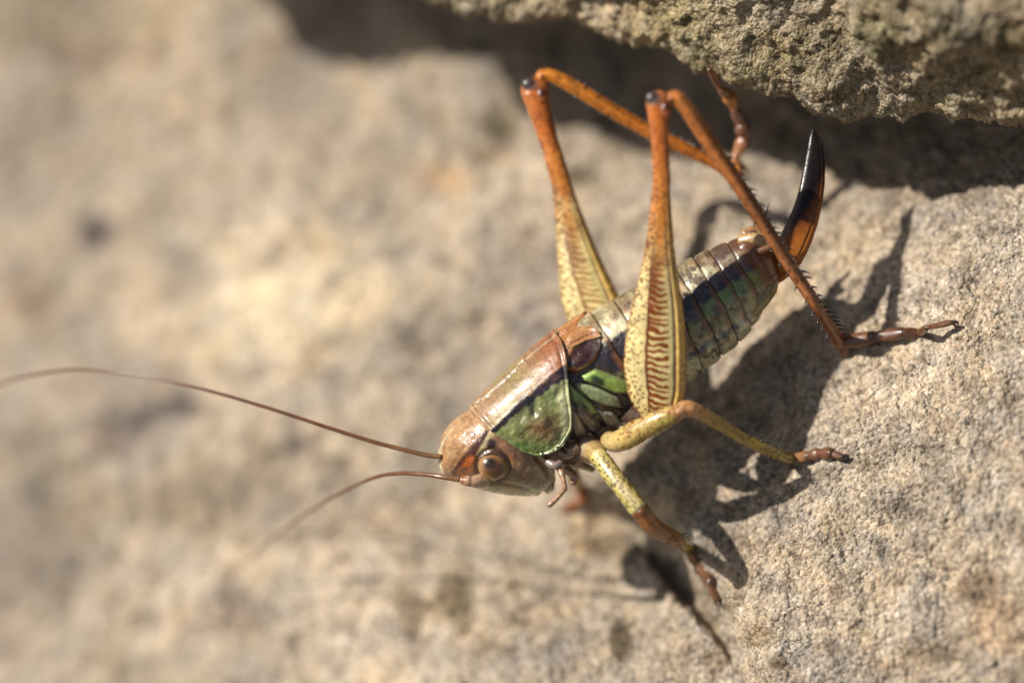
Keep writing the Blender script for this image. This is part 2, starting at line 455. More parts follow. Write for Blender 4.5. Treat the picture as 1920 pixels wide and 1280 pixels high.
# a cleft that climbs through the face on the right
Uo = OV[..., 0] * 400 / ((D - OV[..., 2]) / D) + 960; Vo = 640 - OV[..., 1] * 400 / ((D - OV[..., 2]) / D)
cd, ct, cs = poly_dist(Uo, Vo, np.array([(1470, -120), (1530, 10), (1560, 90), (1600, 150), (1640, 210)], float))
disp -= 0.10 * np.exp(-(cd / 34) ** 2) * smooth(-0.4, 0.0, PC[None, :, 1])
disp += 0.10 * np.exp(-((Uo - 1800) / 150) ** 2 - ((Vo - 20) / 90) ** 2)
OV = OV + nrm * disp[..., None]
otint = np.ones(OV.shape)
ow = 1 + 0.5 * fbm(OV, 5, 3, 0.6, 163)
for (cx, cy, rx, ry, c, a) in [(1880, 60, 60, 46, (0.62, 0.55, 0.42), .7), (1830, 130, 90, 30, (0.75, 0.7, 0.5), .6), (1500, 110, 110, 60, (0.72, 0.72, 0.6), .7), (1270, 40, 80, 50, (0.7, 0.72, 0.55), .7), (1640, 60, 70, 50, (0.7, 0.72, 0.52), .7)]:
    f = (a * smooth(1.3, 0.5, np.hypot((Uo - cx) / rx, (Vo - cy) / ry) * ow))[..., None]
    otint = otint * (1 - f) + otint * np.array(c) * f
me = build_mesh("overhanging_rock", to_world(OV), grid_quads(len(EC), len(PC), flip=False), otint)
upper = add_obj("overhanging_rock", me, MAT_ROCK2)
upper["label"] = "rough olive-grey rock that overhangs the cricket's tail and shades the gap below it"
upper["category"] = "rock"

# ------------------------------------------------------------------ the ground far below
gm, nt, N, L, b = nodes_of("soil")
tc = N.new("ShaderNodeTexCoord"); nz = N.new("ShaderNodeTexNoise"); nz.inputs["Scale"].default_value = 0.8; nz.inputs["Detail"].default_value = 8
L.new(tc.outputs["Object"], nz.inputs["Vector"])
cr = N.new("ShaderNodeValToRGB"); cr.color_ramp.elements[0].color = (0.07, 0.055, 0.035, 1); cr.color_ramp.elements[1].color = (0.2, 0.17, 0.11, 1)
L.new(nz.outputs["Fac"], cr.inputs[0]); L.new(cr.outputs[0], b.inputs["Base Color"]); b.inputs["Roughness"].default_value = 0.95
sx = np.linspace(-400, 400, 81); SX, SY = np.meshgrid(sx, sx, indexing='ij')
SZ = -11.0 + 0.6 * fbm(np.stack([SX, SY, 0 * SX], -1), 0.05, 3)
me = build_mesh("ground", np.stack([SX, SY, SZ], -1), grid_quads(81, 81, flip=True))
ground = add_obj("ground", me, gm); ground["kind"] = "structure"

# ================================================================== the bush cricket
root = bpy.data.objects.new("bush_cricket", None)
col.objects.link(root)
root["label"] = "brown and green bush cricket with long orange hind legs and a dark sickle-shaped ovipositor"
root["category"] = "insect"
root.empty_display_size = 0.2
BASE = to_world(unproject(lat(1400, 900, rock_at(1400, 900))[None]))[0]
root.location = BASE

def part(name, me, mat, parent=None):
    """mesh given in world coordinates; becomes a child of the cricket or of one of its parts"""
    o = bpy.data.objects.new(name, me); col.objects.link(o)
    me.materials.append(mat)
    if parent is None:
        me.transform(Matrix.Translation(-Vector(BASE))); o.parent = root
    else:
        me.transform(Matrix.Translation(-Vector(BASE))); o.parent = parent
    return o

def finish(v):                   # lattice -> world
    return to_world(unproject(v))

# ---- painting: colours are given where the shell has them
def hue(a): return a * np.array([0.99, 1.015, 0.98])
class Paint:
    def __init__(self, X, Y, base, k=0.80):
        self.X = X; self.Y = Y; self.k = k
        self.C = np.ones(X.shape + (3,)) * hue(lin(base, k))
    def mix(self, f, c):
        f = np.clip(f, 0, 1)[..., None]
        self.C = self.C * (1 - f) + hue(lin(c, self.k)) * f
    def line(self, pts, w, c, soft=3.0, a=1.0, w2=None, rag=0.0, seed=0):
        d, t, _ = poly_dist(self.X, self.Y, np.array(pts, float))
        ww = w if w2 is None else w + (w2 - w) * t
        if rag: d = d + rag * self.n(0.12, seed)
        self.mix(a * smooth(ww / 2 + soft / 2, ww / 2 - soft / 2, d), c)
    def blob(self, cx, cy, rx, ry, c, a=1.0, soft=0.5, ang=0.0, rag=0.0, seed=0):
        ca, sa = math.cos(ang), math.sin(ang)
        dx = self.X - cx; dy = self.Y - cy
        e = np.hypot((dx * ca + dy * sa) / rx, (-dx * sa + dy * ca) / ry)
        if rag: e = e + rag * self.n(0.1, seed)
        self.mix(a * smooth(1 + soft, 1 - soft, e), c)
    def n(self, f, seed=0):
        return fbm(np.stack([self.X, self.Y, 0 * self.X], -1), f, 3, 0.5, seed)
    def grain(self, f=0.3, amt=0.15, seed=5):
        self.C = self.C * (1 + amt * self.n(f, seed))[..., None]

def spots(P, pts, r, c, a=0.9, rj=0.4):
    for (x, y) in pts:
        rr = r * (1 + rj * (random.random() * 2 - 1))
        m = (np.abs(P.X - x) < 3 * rr) & (np.abs(P.Y - y) < 3 * rr)
        if not m.any(): continue
        e = np.hypot(P.X[m] - x, (P.Y[m] - y))
        f = (a * smooth(rr * 1.35, rr * 0.6, e))[:, None]
        P.C[m] = P.C[m] * (1 - f) + hue(lin(c, P.k)) * f

# ---- body frame (photograph pixels): t runs from head to tail, p towards the back
O0 = np.array([1100.0, 700.0]); TT = np.array([0.8402, -0.5423]); PP = np.array([-0.5423, -0.8402])
PHI = math.radians(26); CF, SF = math.cos(PHI), math.sin(PHI)
def to_sw(pts):
    d = np.asarray(pts, float) - O0
    return np.stack([d @ TT, d @ PP], -1)
def sw_px(s, w):
    return O0[0] + s * TT[0] + w * PP[0], O0[1] + s * TT[1] + w * PP[1]

class Shell:
    """a loft along the body: silhouettes above and below, one cross-section shape"""
    def __init__(self, top, bot, ratio, expo=2.2, zc=-0.04, from_sw=False):
        a = np.array(top, float) if from_sw else to_sw(top); b_ = np.array(bot, float) if from_sw else to_sw(bot)
        self.top = a[np.argsort(a[:, 0])]; self.bot = b_[np.argsort(b_[:, 0])]
        self.ratio = ratio; self.n = expo; self.zc = zc
        th = np.linspace(-math.pi / 2, 1.5 * math.pi, 1441)
        l, d = self.unit(th)
        self.m = np.max(d * CF - l * (0.88 if callable(ratio) else ratio) * SF)
    def unit(self, th):
        c, s = np.cos(th), np.sin(th); e = 2.0 / self.n
        return np.sign(c) * np.abs(c) ** e, np.sign(s) * np.abs(s) ** e
    def ext(self, s):
        wt = np.interp(s, self.top[:, 0], self.top[:, 1]); wb = np.interp(s, self.bot[:, 0], self.bot[:, 1])
        return wt, wb
    def section(self, s, th):
        """s (n,1), th (1,m) -> w, z, w_near and unit normals' axes (all px, z in units)"""
        wt, wb = self.ext(s)
        c = (wt + wb) / 2; H = np.maximum((wt - wb) / 2, 0.01) / self.m
        r = self.ratio(s) if callable(self.ratio) else self.ratio
        l, d = self.unit(th)
        l = l * H * r; d = d * H
        w = c + d * CF - l * SF
        z = self.zc + (d * SF + l * CF) / 400
        wn = c + d * CF - np.abs(l) * SF
        return w, z, wn, l, d
    def near(self, s, w, off=0.0):
        """lattice points on the near flank at body coordinates s, w (arrays of one shape)"""
        th = np.linspace(math.pi / 2, -math.pi / 2, 181)[None, :]
        S = np.asarray(s, float).ravel(); Wq = np.asarray(w, float).ravel()
        us, inv = np.unique(np.round(S, 1), return_inverse=True)
        ww, zz, _, _, _ = self.section(us[:, None], th)
        z = np.empty_like(S)
        order = np.argsort(inv); bounds = np.searchsorted(inv[order], np.arange(len(us) + 1))
        for k in range(len(us)):
            ii = order[bounds[k]:bounds[k + 1]]
            z[ii] = np.interp(Wq[ii], ww[k, ::-1], zz[k, ::-1])
        return z.reshape(np.shape(s)) + off

def dorsal_normal_push(G, amount):
    n = grid_normals(G)
    c = G.mean(axis=(0, 1))
    if np.mean(np.sum(n * (G - G.mean(axis=1, keepdims=True)), -1)) < 0: n = -n
    return G + n * amount[..., None]

# ---- thorax and abdomen: one continuous mesh
body_top = [(-235, 40), (-190, 56), (-120, 74), (-60, 88), (0, 91), (60, 91), (156, 85), (253, 77), (317, 69), (355, 62), (385, 54), (398, 44), (404, 20), (406, 4)]
body_bot = [(-235, -40), (-190, -70), (-130, -100), (-94, -112), (13, -121), (100, -120), (149, -116), (178, -114), (222, -110), (279, -104), (306, -95), (332, -80), (360, -68), (385, -58), (398, -40), (404, -16), (406, 2)]
body = Shell(body_top, body_bot, 0.86, 2.15, zc=-0.05, from_sw=True)
S = np.r_[np.linspace(-235, -10, 110), np.linspace(-8, 385, 300), np.linspace(386, 406, 24)]
TH = np.r_[np.linspace(math.pi / 2, -math.pi / 2, 190), np.linspace(-math.pi / 2, -1.5 * math.pi, 90)[1:-1]]
ss = S[:, None] + 0 * TH[None, :]
w, z, wn, l, d = body.section(S[:, None], TH[None, :])
BX, BY = sw_px(ss, w); NX, NY = sw_px(ss, wn)
bounds_s = [70, 118, 161, 204, 246, 286, 318, 353, 380]
nw = wn
bend = 0.0011 * np.minimum(nw - 10, 0) ** 2 * smooth(60, 200, ss) + 1.5 * fbm(np.stack([NX, NY, 0 * NX], -1), 0.05, 2)
sb = ss + bend
relief = np.zeros_like(ss); last_of = np.zeros_like(ss)
lo = 20
groove = np.zeros_like(ss)
for hi in bounds_s:
    u = (sb - lo) / (hi - lo)
    inside = (u >= 0) & (u < 1)
    relief = np.where(inside, 2.2 * np.clip(u, 0, 1) ** 1.5 + 2.4 * np.sin(np.pi * np.clip(u, 0, 1)) ** 0.8, relief)   # each plate laps over the next
    last_of = np.where(inside, u, last_of)
    groove = np.maximum(groove, np.exp(-((sb - hi) / 1.6) ** 2))
    lo = hi
relief = relief - 3.2 * groove
relief *= smooth(18, 40, ss)
fold = np.exp(-((nw + 84) / 7.0) ** 2) * smooth(110, 170, ss)
relief += 3.5 * fold - 3.0 * np.exp(-((nw + 72) / 4.0) ** 2) * smooth(110, 170, ss)
relief += 0.8 * fbm(np.stack([NX, NY, 0 * NX], -1), 0.06, 3, 0.6, 8)
P = Paint(NX, NY, (150, 140, 112))
# pleura of the thorax (between pronotum and hind leg)
pl_dark = smooth(36, 14, ss) * smooth(-140, -118, ss)
P.mix(smooth(70, 20, ss) , (104, 80, 70))
def plate(pts, c, h, edge_c=None, soft=4.0):
    global relief
    q = np.array(pts + [pts[0]], float)
    dd, _, _ = poly_dist(NX, NY, q)
    ins = np.zeros(NX.shape, bool)
    for k in range(len(q) - 1):
        x0, y0 = q[k]; x1, y1 = q[k + 1]
        c_ = ((y0 > NY) != (y1 > NY)) & (NX < (x1 - x0) * (NY - y0) / (y1 - y0 + 1e-9) + x0)
        ins ^= c_
    sd = np.where(ins, dd, -dd)
    near_side = (l > 0)
    relief = relief + h * smooth(-1.5, 7, sd) - 2.5 * np.exp(-((sd + 2) / 2.5) ** 2)
    P.mix(smooth(-1, soft, sd), c)
    if edge_c is not None:
        P.mix(0.8 * np.exp(-((sd - 2.5) / 1.8) ** 2), edge_c)
    return sd
P.line([(1065, 700), (1180, 800)], 90, (50, 36, 34), 30, 0.75)
plate([(1080, 756), (1098, 760), (1122, 792), (1138, 812), (1126, 818), (1102, 800), (1084, 778)], (140, 118, 106), 5, (214, 202, 180))
plate([(1070, 768), (1080, 774), (1098, 806), (1108, 826), (1090, 832), (1076, 806)], (176, 150, 124), 5, (224, 208, 178))
plate([(1118, 768), (1150, 772), (1166, 790), (1160, 806), (1140, 800)], (150, 134, 122), 6, (206, 202, 186))
plate([(1089, 704), (1117, 691), (1142, 699), (1182, 716), (1186, 736), (1152, 737), (1124, 725), (1096, 714)], (150, 176, 84), 8, (186, 208, 132))
plate([(1076, 719), (1091, 717), (1124, 728), (1160, 745), (1168, 764), (1136, 761), (1107, 749), (1084, 731)], (150, 162, 118), 7, (196, 204, 164))
plate([(1064, 717), (1080, 730), (1110, 756), (1121, 774), (1108, 778), (1084, 760), (1066, 744)], (160, 180, 100), 7, (194, 206, 144))
P.blob(1120, 713, 14, 9, (34, 40, 22), 0.95, 0.35, 0.4, 0.25, 3)
P.blob(1100, 768, 26, 5, (40, 26, 24), 0.8, 0.5, 0.9)
P.blob(1148, 768, 20, 5, (36, 28, 26), 0.8, 0.5, 0.4)
P.blob(1125, 800, 20, 6, (40, 26, 24), 0.7, 0.5, 0.8)
# abdomen colours by body height
ab = smooth(14, 46, ss) * smooth(-16, -4, wn - (-16 + 0 * ss) + 22 * smooth(40, 130, ss) * 8)
ab = smooth(10, 40, ss + 0.55 * (nw + 10) * smooth(140, 60, ss))
jag = 3.0 * P.n(0.09, 12)
P.mix(ab * smooth(40, 90, ss), (162, 156, 118))
P.mix(ab * smooth(-46, -20, nw + jag) * smooth(95, 130, ss), (116, 138, 62))
P.mix(ab * smooth(-60, -40, -np.abs(nw + 62) + 0) * 0.0, (120, 120, 90))
P.mix(ab * 0.85 * smooth(-62, -76, nw + jag), (226, 216, 176))
P.mix(ab * smooth(12, 22, nw + jag), (218, 208, 172))
P.mix(ab * 0.75 * smooth(26, 56, nw + jag) * np.clip(0.35 + 0.9 * P.n(0.05, 4), 0, 1), (140, 104, 76))
P.mix(ab * 0.6 * np.clip(1.5 * P.n(0.11, 44) - .2, 0, 1) * smooth(-70, -40, nw), (96, 84, 62))
P.mix(ab * 0.6 * smooth(-30, 30, nw) * np.clip(P.n(0.07, 9) * 1.6, 0, 1), (176, 116, 76))
hw = np.interp(ss, [0, 60, 120, 180, 300, 400], [30, 30, 20, 17, 15, 12])
cw_ = np.interp(ss, [0, 60, 120, 300, 400], [4, 2, 6, 7, 10])
lobes = 3.0 * np.sin(np.clip(last_of, 0, 1) * np.pi)
P.mix(ab * smooth(hw + lobes + 3, hw + lobes - 5, np.abs(nw - cw_) + 1.6 * jag) * (1 - 0.55 * smooth(.8, 1.0, last_of) * smooth(130, 170, ss)), (42, 32, 36))
P.mix(smooth(300, 335, ss) * smooth(20, 10, np.abs(nw - 54) + jag), (64, 50, 42))
P.mix(.65 * smooth(250, 350, ss + 12 * P.n(.05, 71)) * smooth(-8, 12, nw), (112, 86, 78))
P.mix(.85 * ab * np.clip(2.0 * P.n(.06, 72) - .1, 0, 1) * smooth(100, 150, ss), (86, 64, 58))
P.mix(.55 * ab * np.exp(-((nw - 66) / 9) ** 2) * (0.6 + .4 * P.n(.06, 73)), (92, 70, 50))
P.mix(0.85 * ab * smooth(0.62, 0.9, last_of + .06 * P.n(.08, 21)) * smooth(12, -2, nw) * smooth(-92, -70, nw), (136, 86, 58))
P.mix(0.4 * ab * smooth(0.75, 0.98, last_of) * smooth(0, 20, nw), (150, 110, 80))
P.mix(ab * 0.85 * groove * smooth(40, 60, ss), (52, 36, 28))
P.mix(ab * 0.55 * np.exp(-((nw - 76 + 0.025 * np.maximum(ss - 150, 0) * 2.2) / 6) ** 2), (120, 100, 66))
P.mix(smooth(340, 392, ss) * 0.65, (140, 92, 52))
spots(P, [(1288 + 0 * k + k * 15.5, 705 - k * 11.0 + random.uniform(-4, 4)) for k in range(9)], 2.2, (60, 44, 34))
P.grain(0.25, 0.16, 3); P.grain(0.06, 0.12, 6)
G = lat(BX, BY, z)
G = dorsal_normal_push(G, relief / 400)
q = grid_quads(len(S), len(TH), wrap=True)
me = build_mesh("body", finish(G), q, P.C)
part("body", me, MAT_SHELL)

# ---- pronotum: a saddle-shaped shield
pr_top = [(-262, 52), (-219, 60.5), (-151, 71), (-98, 81), (-50, 89), (-7, 93), (20, 94)]
pr_bot = [(-262, -150), (-223, -175), (-177, -205), (-130, -222), (-94, -228), (-40, -224), (20, -205)]
pron = Shell(pr_top, pr_bot, 0.56, 2.7, zc=-0.07, from_sw=True); pron.m = CF
Fv = np.array([(0, 883, 768), (.16, 900, 786), (.30, 917, 804), (.37, 926, 812), (.55, 955, 831), (.75, 983, 848), (.9, 1003, 853), (1.0, 1016, 852)])
Gv = np.array([(0, 1044, 626), (.10, 1052, 636), (.22, 1059, 655), (.34, 1063, 680), (.46, 1065, 706), (.58, 1067, 736), (.72, 1072, 775), (.86, 1071, 803), (.95, 1060, 824), (1.0, 1046, 838)])
nu_, nv_ = 200, 170
u_ = np.linspace(0, 1, nu_)[:, None]; v_ = np.linspace(0, 1, nv_)[None, :]
fx = np.interp(v_, Fv[:, 0], Fv[:, 1]); fy = np.interp(v_, Fv[:, 0], Fv[:, 2])
gx_ = np.interp(v_, Gv[:, 0], Gv[:, 1]); gy_ = np.interp(v_, Gv[:, 0], Gv[:, 2])
def smooth_rows(a, k=9):
    b_ = a.copy(); ker = np.ones(k) / k; p_ = np.pad(a[0], (k // 2, k // 2), mode='reflect', reflect_type='odd')
    b_[0] = np.convolve(p_, ker, 'valid'); return b_
fx, fy, gx_, gy_ = [smooth_rows(a, 15) for a in (fx, fy, gx_, gy_)]
PX = fx + (gx_ - fx) * u_; PY = fy + (gy_ - fy) * u_
bow = np.sin(np.pi * u_) * np.interp(v_, [0, .25, .7, 1], [3.5, 2, 0, 4])
PX = PX + bow * PP[0] * np.where(v_ > .7, -1, 1); PY = PY + bow * PP[1] * np.where(v_ > .7, -1, 1)
sw = to_sw(np.stack([PX, PY], -1))
pz = pron.near(sw[..., 0], sw[..., 1])
# relief: keel on the midline, side keel, rolled rim, shallow dents
PPt = Paint(PX, PY, (168, 132, 98))
rel = 0.9 * np.exp(-(v_ / 0.014) ** 2) + 2.0 * np.exp(-((v_ - 0.335) / 0.03) ** 2) * np.interp(u_, [0, .2, 1], [1, .7, .3])
edge_d = np.minimum(np.minimum(u_ * 190, (1 - u_) * 190) + 0 * v_, (1 - v_) * 150 + 0 * u_)
rel = rel + 1.6 * np.exp(-((edge_d - 3) / 3.0) ** 2) - 1.6 * np.exp(-((edge_d - 10) / 4.0) ** 2)
rel = rel - 4.5 * np.exp(-((PX - 978) / 12) ** 2 - ((PY - 778) / 20) ** 2) - 5 * np.exp(-((PX - 1002) / 8) ** 2 - ((PY - 764) / 24) ** 2) + 4 * np.exp(-((PX - 1020) / 18) ** 2 - ((PY - 790) / 24) ** 2)
lobe = smooth(.38, .5, v_)
rel = rel + lobe * (3.2 * PPt.n(0.045, 31) + 3.0 * np.exp(-((PX - 990) / 9) ** 2 - ((PY - 770) / 26) ** 2) + 2.6 * np.exp(-((PX - 968) / 8) ** 2 - ((PY - 800) / 18) ** 2))
rel = rel + 0.8 * PPt.n(0.03, 3) + 0.15 * PPt.n(0.12, 5)
P = PPt
nz_ = 0.05 * P.n(0.03, 2)
P.mix(.9 * smooth(.5, .85, u_ + nz_ + 0 * v_), (160, 98, 66))
P.mix(np.exp(-((u_ + nz_ - .42) / .2) ** 2) * 0.8, (150, 130, 82))
P.mix(0.5 * smooth(.25, 0, u_ + 0 * v_), (176, 136, 110))
P.mix(0.75 * smooth(.17, .27, v_ + nz_) * smooth(.80, .5, u_), (196, 172, 130))
P.mix(0.7 * np.exp(-(v_ / 0.013) ** 2) * np.ones_like(u_), (205, 186, 150))
vs = np.interp(u_, [0, .15, .3, .45, .6, .8, 1], [.335, .355, .345, .352, .37, .375, .40]) + 0.016 * P.n(0.06, 6)
hwv = np.interp(u_, [0, .15, .6, 1], [.018, .032, .042, .055])
low = smooth(0, .03, v_ - vs)
P.mix(low, (132, 138, 84))
P.mix(low * 1.0 * np.exp(-((PX - 1018) / 36) ** 2 - ((PY - 802) / 26) ** 2), (128, 92, 58))
P.mix(low * 0.65 * np.exp(-((PX - 985) / 26) ** 2 - ((PY - 765) / 18) ** 2), (62, 72, 48))
P.mix(low * 0.85 * np.exp(-((PX - 985) / 34) ** 2 - ((PY - 836) / 10) ** 2), (92, 120, 56))
P.mix(low * 0.9 * smooth(.76, .90, u_ + 0.22 * smooth(.7, 1, v_) + nz_) * smooth(.42, .6, v_), (216, 210, 164))
P.mix(low * 0.8 * smooth(.86, .95, v_ + 0 * u_), (168, 184, 116))
P.mix(low * 0.9 * smooth(.955, .98, v_ + 0 * u_), (216, 220, 172))
P.mix(low * 0.9 * smooth(.975, .992, u_ + 0 * v_), (196, 196, 150))
P.mix(smooth(hwv + .016, hwv - .012, np.abs(v_ - vs) + .014 * P.n(.1, 15)), (40, 28, 34))
P.mix(0.5 * smooth(.985, .995, u_ + 0 * v_) * (1 - low), (200, 160, 110))
P.mix(.45 * np.clip(1.6 * P.n(.05, 81) - .1, 0, 1) * (1 - low), (120, 78, 56))
P.grain(0.2, 0.22, 3); P.grain(0.5, 0.16, 9)
Gn = lat(PX, PY, pz)
nn = grid_normals(Gn)
if nn[..., 2].mean() < 0: nn = -nn
Gn = Gn + nn * (rel / 400)[..., None]
# far half: mirror in the plane of the midline
dax = np.array([PP[0], -PP[1], 0.0]); lax = -SF * dax + CF * np.array([0, 0, 1.0])
mid = Gn[:, :1, :]
off = (Gn - mid) @ lax
far = Gn - 2 * off[..., None] * lax
Gfull = np.concatenate([far[:, :0:-1], Gn], 1)
Cfull = np.concatenate([P.C[:, :0:-1], P.C], 1)
me = build_mesh("pronotum", finish(Gfull), grid_quads(nu_, Gfull.shape[1]), Cfull)
po = part("pronotum", me, MAT_SHELL)
sm = po.modifiers.new("shell", 'SOLIDIFY'); sm.thickness = 0.012; sm.offset = 0 if False else -1

# ---- head
hd_top = [(-328, -4), (-327, 2), (-325, 9), (-321, 17), (-313, 28), (-300, 40), (-285, 51), (-268, 59), (-245, 64), (-219, 66), (-190, 64), (-160, 40), (-148, -60), (-144, -100)]
hd_bot = [(-328, -6), (-327, -12), (-325, -18), (-320, -27), (-312, -40), (-302, -53), (-285, -73), (-268, -93), (-245, -113), (-223, -132), (-200, -146), (-185, -153), (-170, -154), (-155, -138), (-148, -120), (-144, -104)]
head_s = Shell(hd_top, hd_bot, lambda s: np.interp(s, [-328, -300, -260, -220, -144], [1.0, 0.98, 0.92, 0.80, 0.60]), 2.35, zc=-0.05, from_sw=True)
S = np.r_[-328 + 12 * np.linspace(0, 1, 26) ** 2, np.linspace(-315, -152, 140), np.linspace(-151, -144, 8)]
TH = np.r_[np.linspace(math.pi / 2, -math.pi / 2, 170), np.linspace(-math.pi / 2, -1.5 * math.pi, 80)[1:-1]]
head_s.m = 1.0
thd = np.linspace(0, 2 * math.pi, 721); l0, d0 = head_s.unit(thd); head_s.m = np.max(d0 * CF - 0.88 * l0 * SF)
ss = S[:, None] + 0 * TH[None, :]
w, z, wn, l, d = head_s.section(S[:, None], TH[None, :])
HX, HY = sw_px(ss, w); NX, NY = sw_px(ss, wn)
P = Paint(NX, NY, (150, 108, 76))
up = smooth(-28, 8, wn)
P.mix(up, (180, 136, 94)); P.mix(.6 * up * smooth(.2, .7, np.abs(P.n(.035, 88))), (206, 170, 124))
P.mix(0.6 * up * np.clip(P.n(0.05, 3), 0, 1), (150, 100, 74))
P.blob(972, 880, 44, 36, (160, 104, 66), 0.85, 0.5)
P.blob(1000, 900, 46, 30, (168, 158, 124), 0.9, 0.5, 0.3)
P.blob(984, 892, 22, 13, (118, 62, 40), 0.75, 0.6, 0.3)
P.line([(868, 905), (920, 922), (980, 932), (1030, 932)], 26, (190, 184, 138), 16, 0.85)
P.blob(1035, 915, 22, 26, (160, 136, 110), 0.8, 0.4)
P.line([(1011, 853), (1026, 868), (1035, 888), (1030, 905), (1010, 918), (990, 926)], 9, (236, 224, 190), 5, 0.9)
P.line([(935, 840), (960, 846), (990, 858)], 20, (150, 112, 88), 10, 0.6)
P.line([(913, 812), (893, 838), (870, 868), (860, 888)], 12, (70, 30, 18), 7, 1.0, 26)
P.line([(884, 862), (866, 886)], 16, (186, 96, 40), 10, 0.95)
P.line([(922, 812), (908, 836), (900, 852)], 12, (204, 184, 138), 5, 0.9)
P.blob(921, 832, 9, 10, (34, 22, 26), 0.95, 0.35)
P.line([(886, 766), (858, 786), (838, 812), (827, 838), (823, 866), (830, 886)], 4.5, (226, 212, 176), 2.5, 0.95)
P.line([(845, 900), (856, 890), (872, 880)], 10, (90, 64, 44), 6, 0.8)
P.line([(905, 800), (880, 822), (858, 850), (846, 876)], 5, (120, 66, 40), 5, .55, rag=2.5)
P.line([(868, 788), (850, 812), (838, 842)], 9, (196, 150, 104), 8, .6, rag=3)
ring_e = np.hypot((NX - 924) / 1.06, NY - 874)
P.mix(.85 * smooth(35, 31, ring_e), (70, 42, 28))
P.mix(.35 * np.clip(1.7 * P.n(.07, 83), 0, 1), (112, 70, 48))
P.grain(0.25, 0.22, 3); P.grain(0.6, 0.16, 8)
relief = 1.0 * P.n(0.05, 3) + 0.4 * P.n(0.2, 4)
gd, _, _ = poly_dist(NX, NY, np.array([(1011, 853), (1026, 868), (1035, 888), (1030, 905), (1010, 918), (990, 926)], float))
relief += 3.5 * np.exp(-(gd / 4) ** 2)
ed = np.hypot(NX - 924, NY - 874)
relief += -4.0 * np.exp(-((ed - 32) / 4) ** 2)
gd2, _, _ = poly_dist(NX, NY, np.array([(935, 905), (985, 915), (1020, 926)], float)); relief -= 2.5 * np.exp(-(gd2 / 3) ** 2)
gd3, _, _ = poly_dist(NX, NY, np.array([(1035, 905), (1020, 926), (1004, 936)], float)); relief -= 4.5 * np.exp(-(gd3 / 3) ** 2)
G = dorsal_normal_push(lat(HX, HY, z), relief / 400)
me = build_mesh("head", finish(G), grid_quads(len(S), len(TH), wrap=True), P.C)
head = part("head", me, MAT_SHELL)

def ellipsoid(name, px, py, z, rx, ry, rz, paint, mat, parent=None, ang=0.0, n=48, m=64):
    a = np.linspace(0, math.pi, n)[:, None]; b_ = np.linspace(0, 2 * math.pi, m, endpoint=False)[None, :]
    ex = np.sin(a) * np.cos(b_) * rx; ey = np.sin(a) * np.sin(b_) * ry; ez = np.cos(a) * rz + 0 * b_
    ca, sa = math.cos(ang), math.sin(ang)
    X = px + ex * ca - ey * sa; Y = py + ex * sa + ey * ca
    P = Paint(X, Y, (150, 120, 90)); paint(P, ez)
    me = build_mesh(name, finish(lat(X, Y, z + ez / 400)), grid_quads(n, m, wrap=True, flip=True), P.C)
    return part(name, me, mat, parent)

swe = to_sw([(924, 874)])[0]
ez0 = float(head_s.near(np.array([swe[0]]), np.array([swe[1]]))[0])
def eye_paint(P, ez):
    P.C[:] = lin((124, 82, 44), .8)
    P.mix(smooth(10, 26, np.hypot(P.X - 924, P.Y - 874)) , (160, 122, 78))
    P.blob(919, 869, 11, 10, (22, 14, 10), 1.0, 0.4)
    P.blob(928, 881, 18, 15, (72, 46, 28), 0.75, 0.5)
    P.mix(0.8 * smooth(5, 1, np.abs(ez + 0.0)), (200, 160, 100))
    P.grain(0.9, 0.15)
ellipsoid("eye", 924, 874, ez0 - 0.005, 28, 26, 19, eye_paint, MAT_EYE, head, 0.3)
# the eye of the far side
efar = np.array([[924.0, 874.0]]); c_w = sum(head_s.ext(swe[0])) / 2
ellipsoid("eye", 924 - 2 * 30 * 0 + (2 * 62 * SF) * PP[0], 874 + (2 * 62 * SF) * PP[1], ez0 - 2 * 66 * CF / 400, 27, 25, 18, eye_paint, MAT_EYE, head, 0.3)

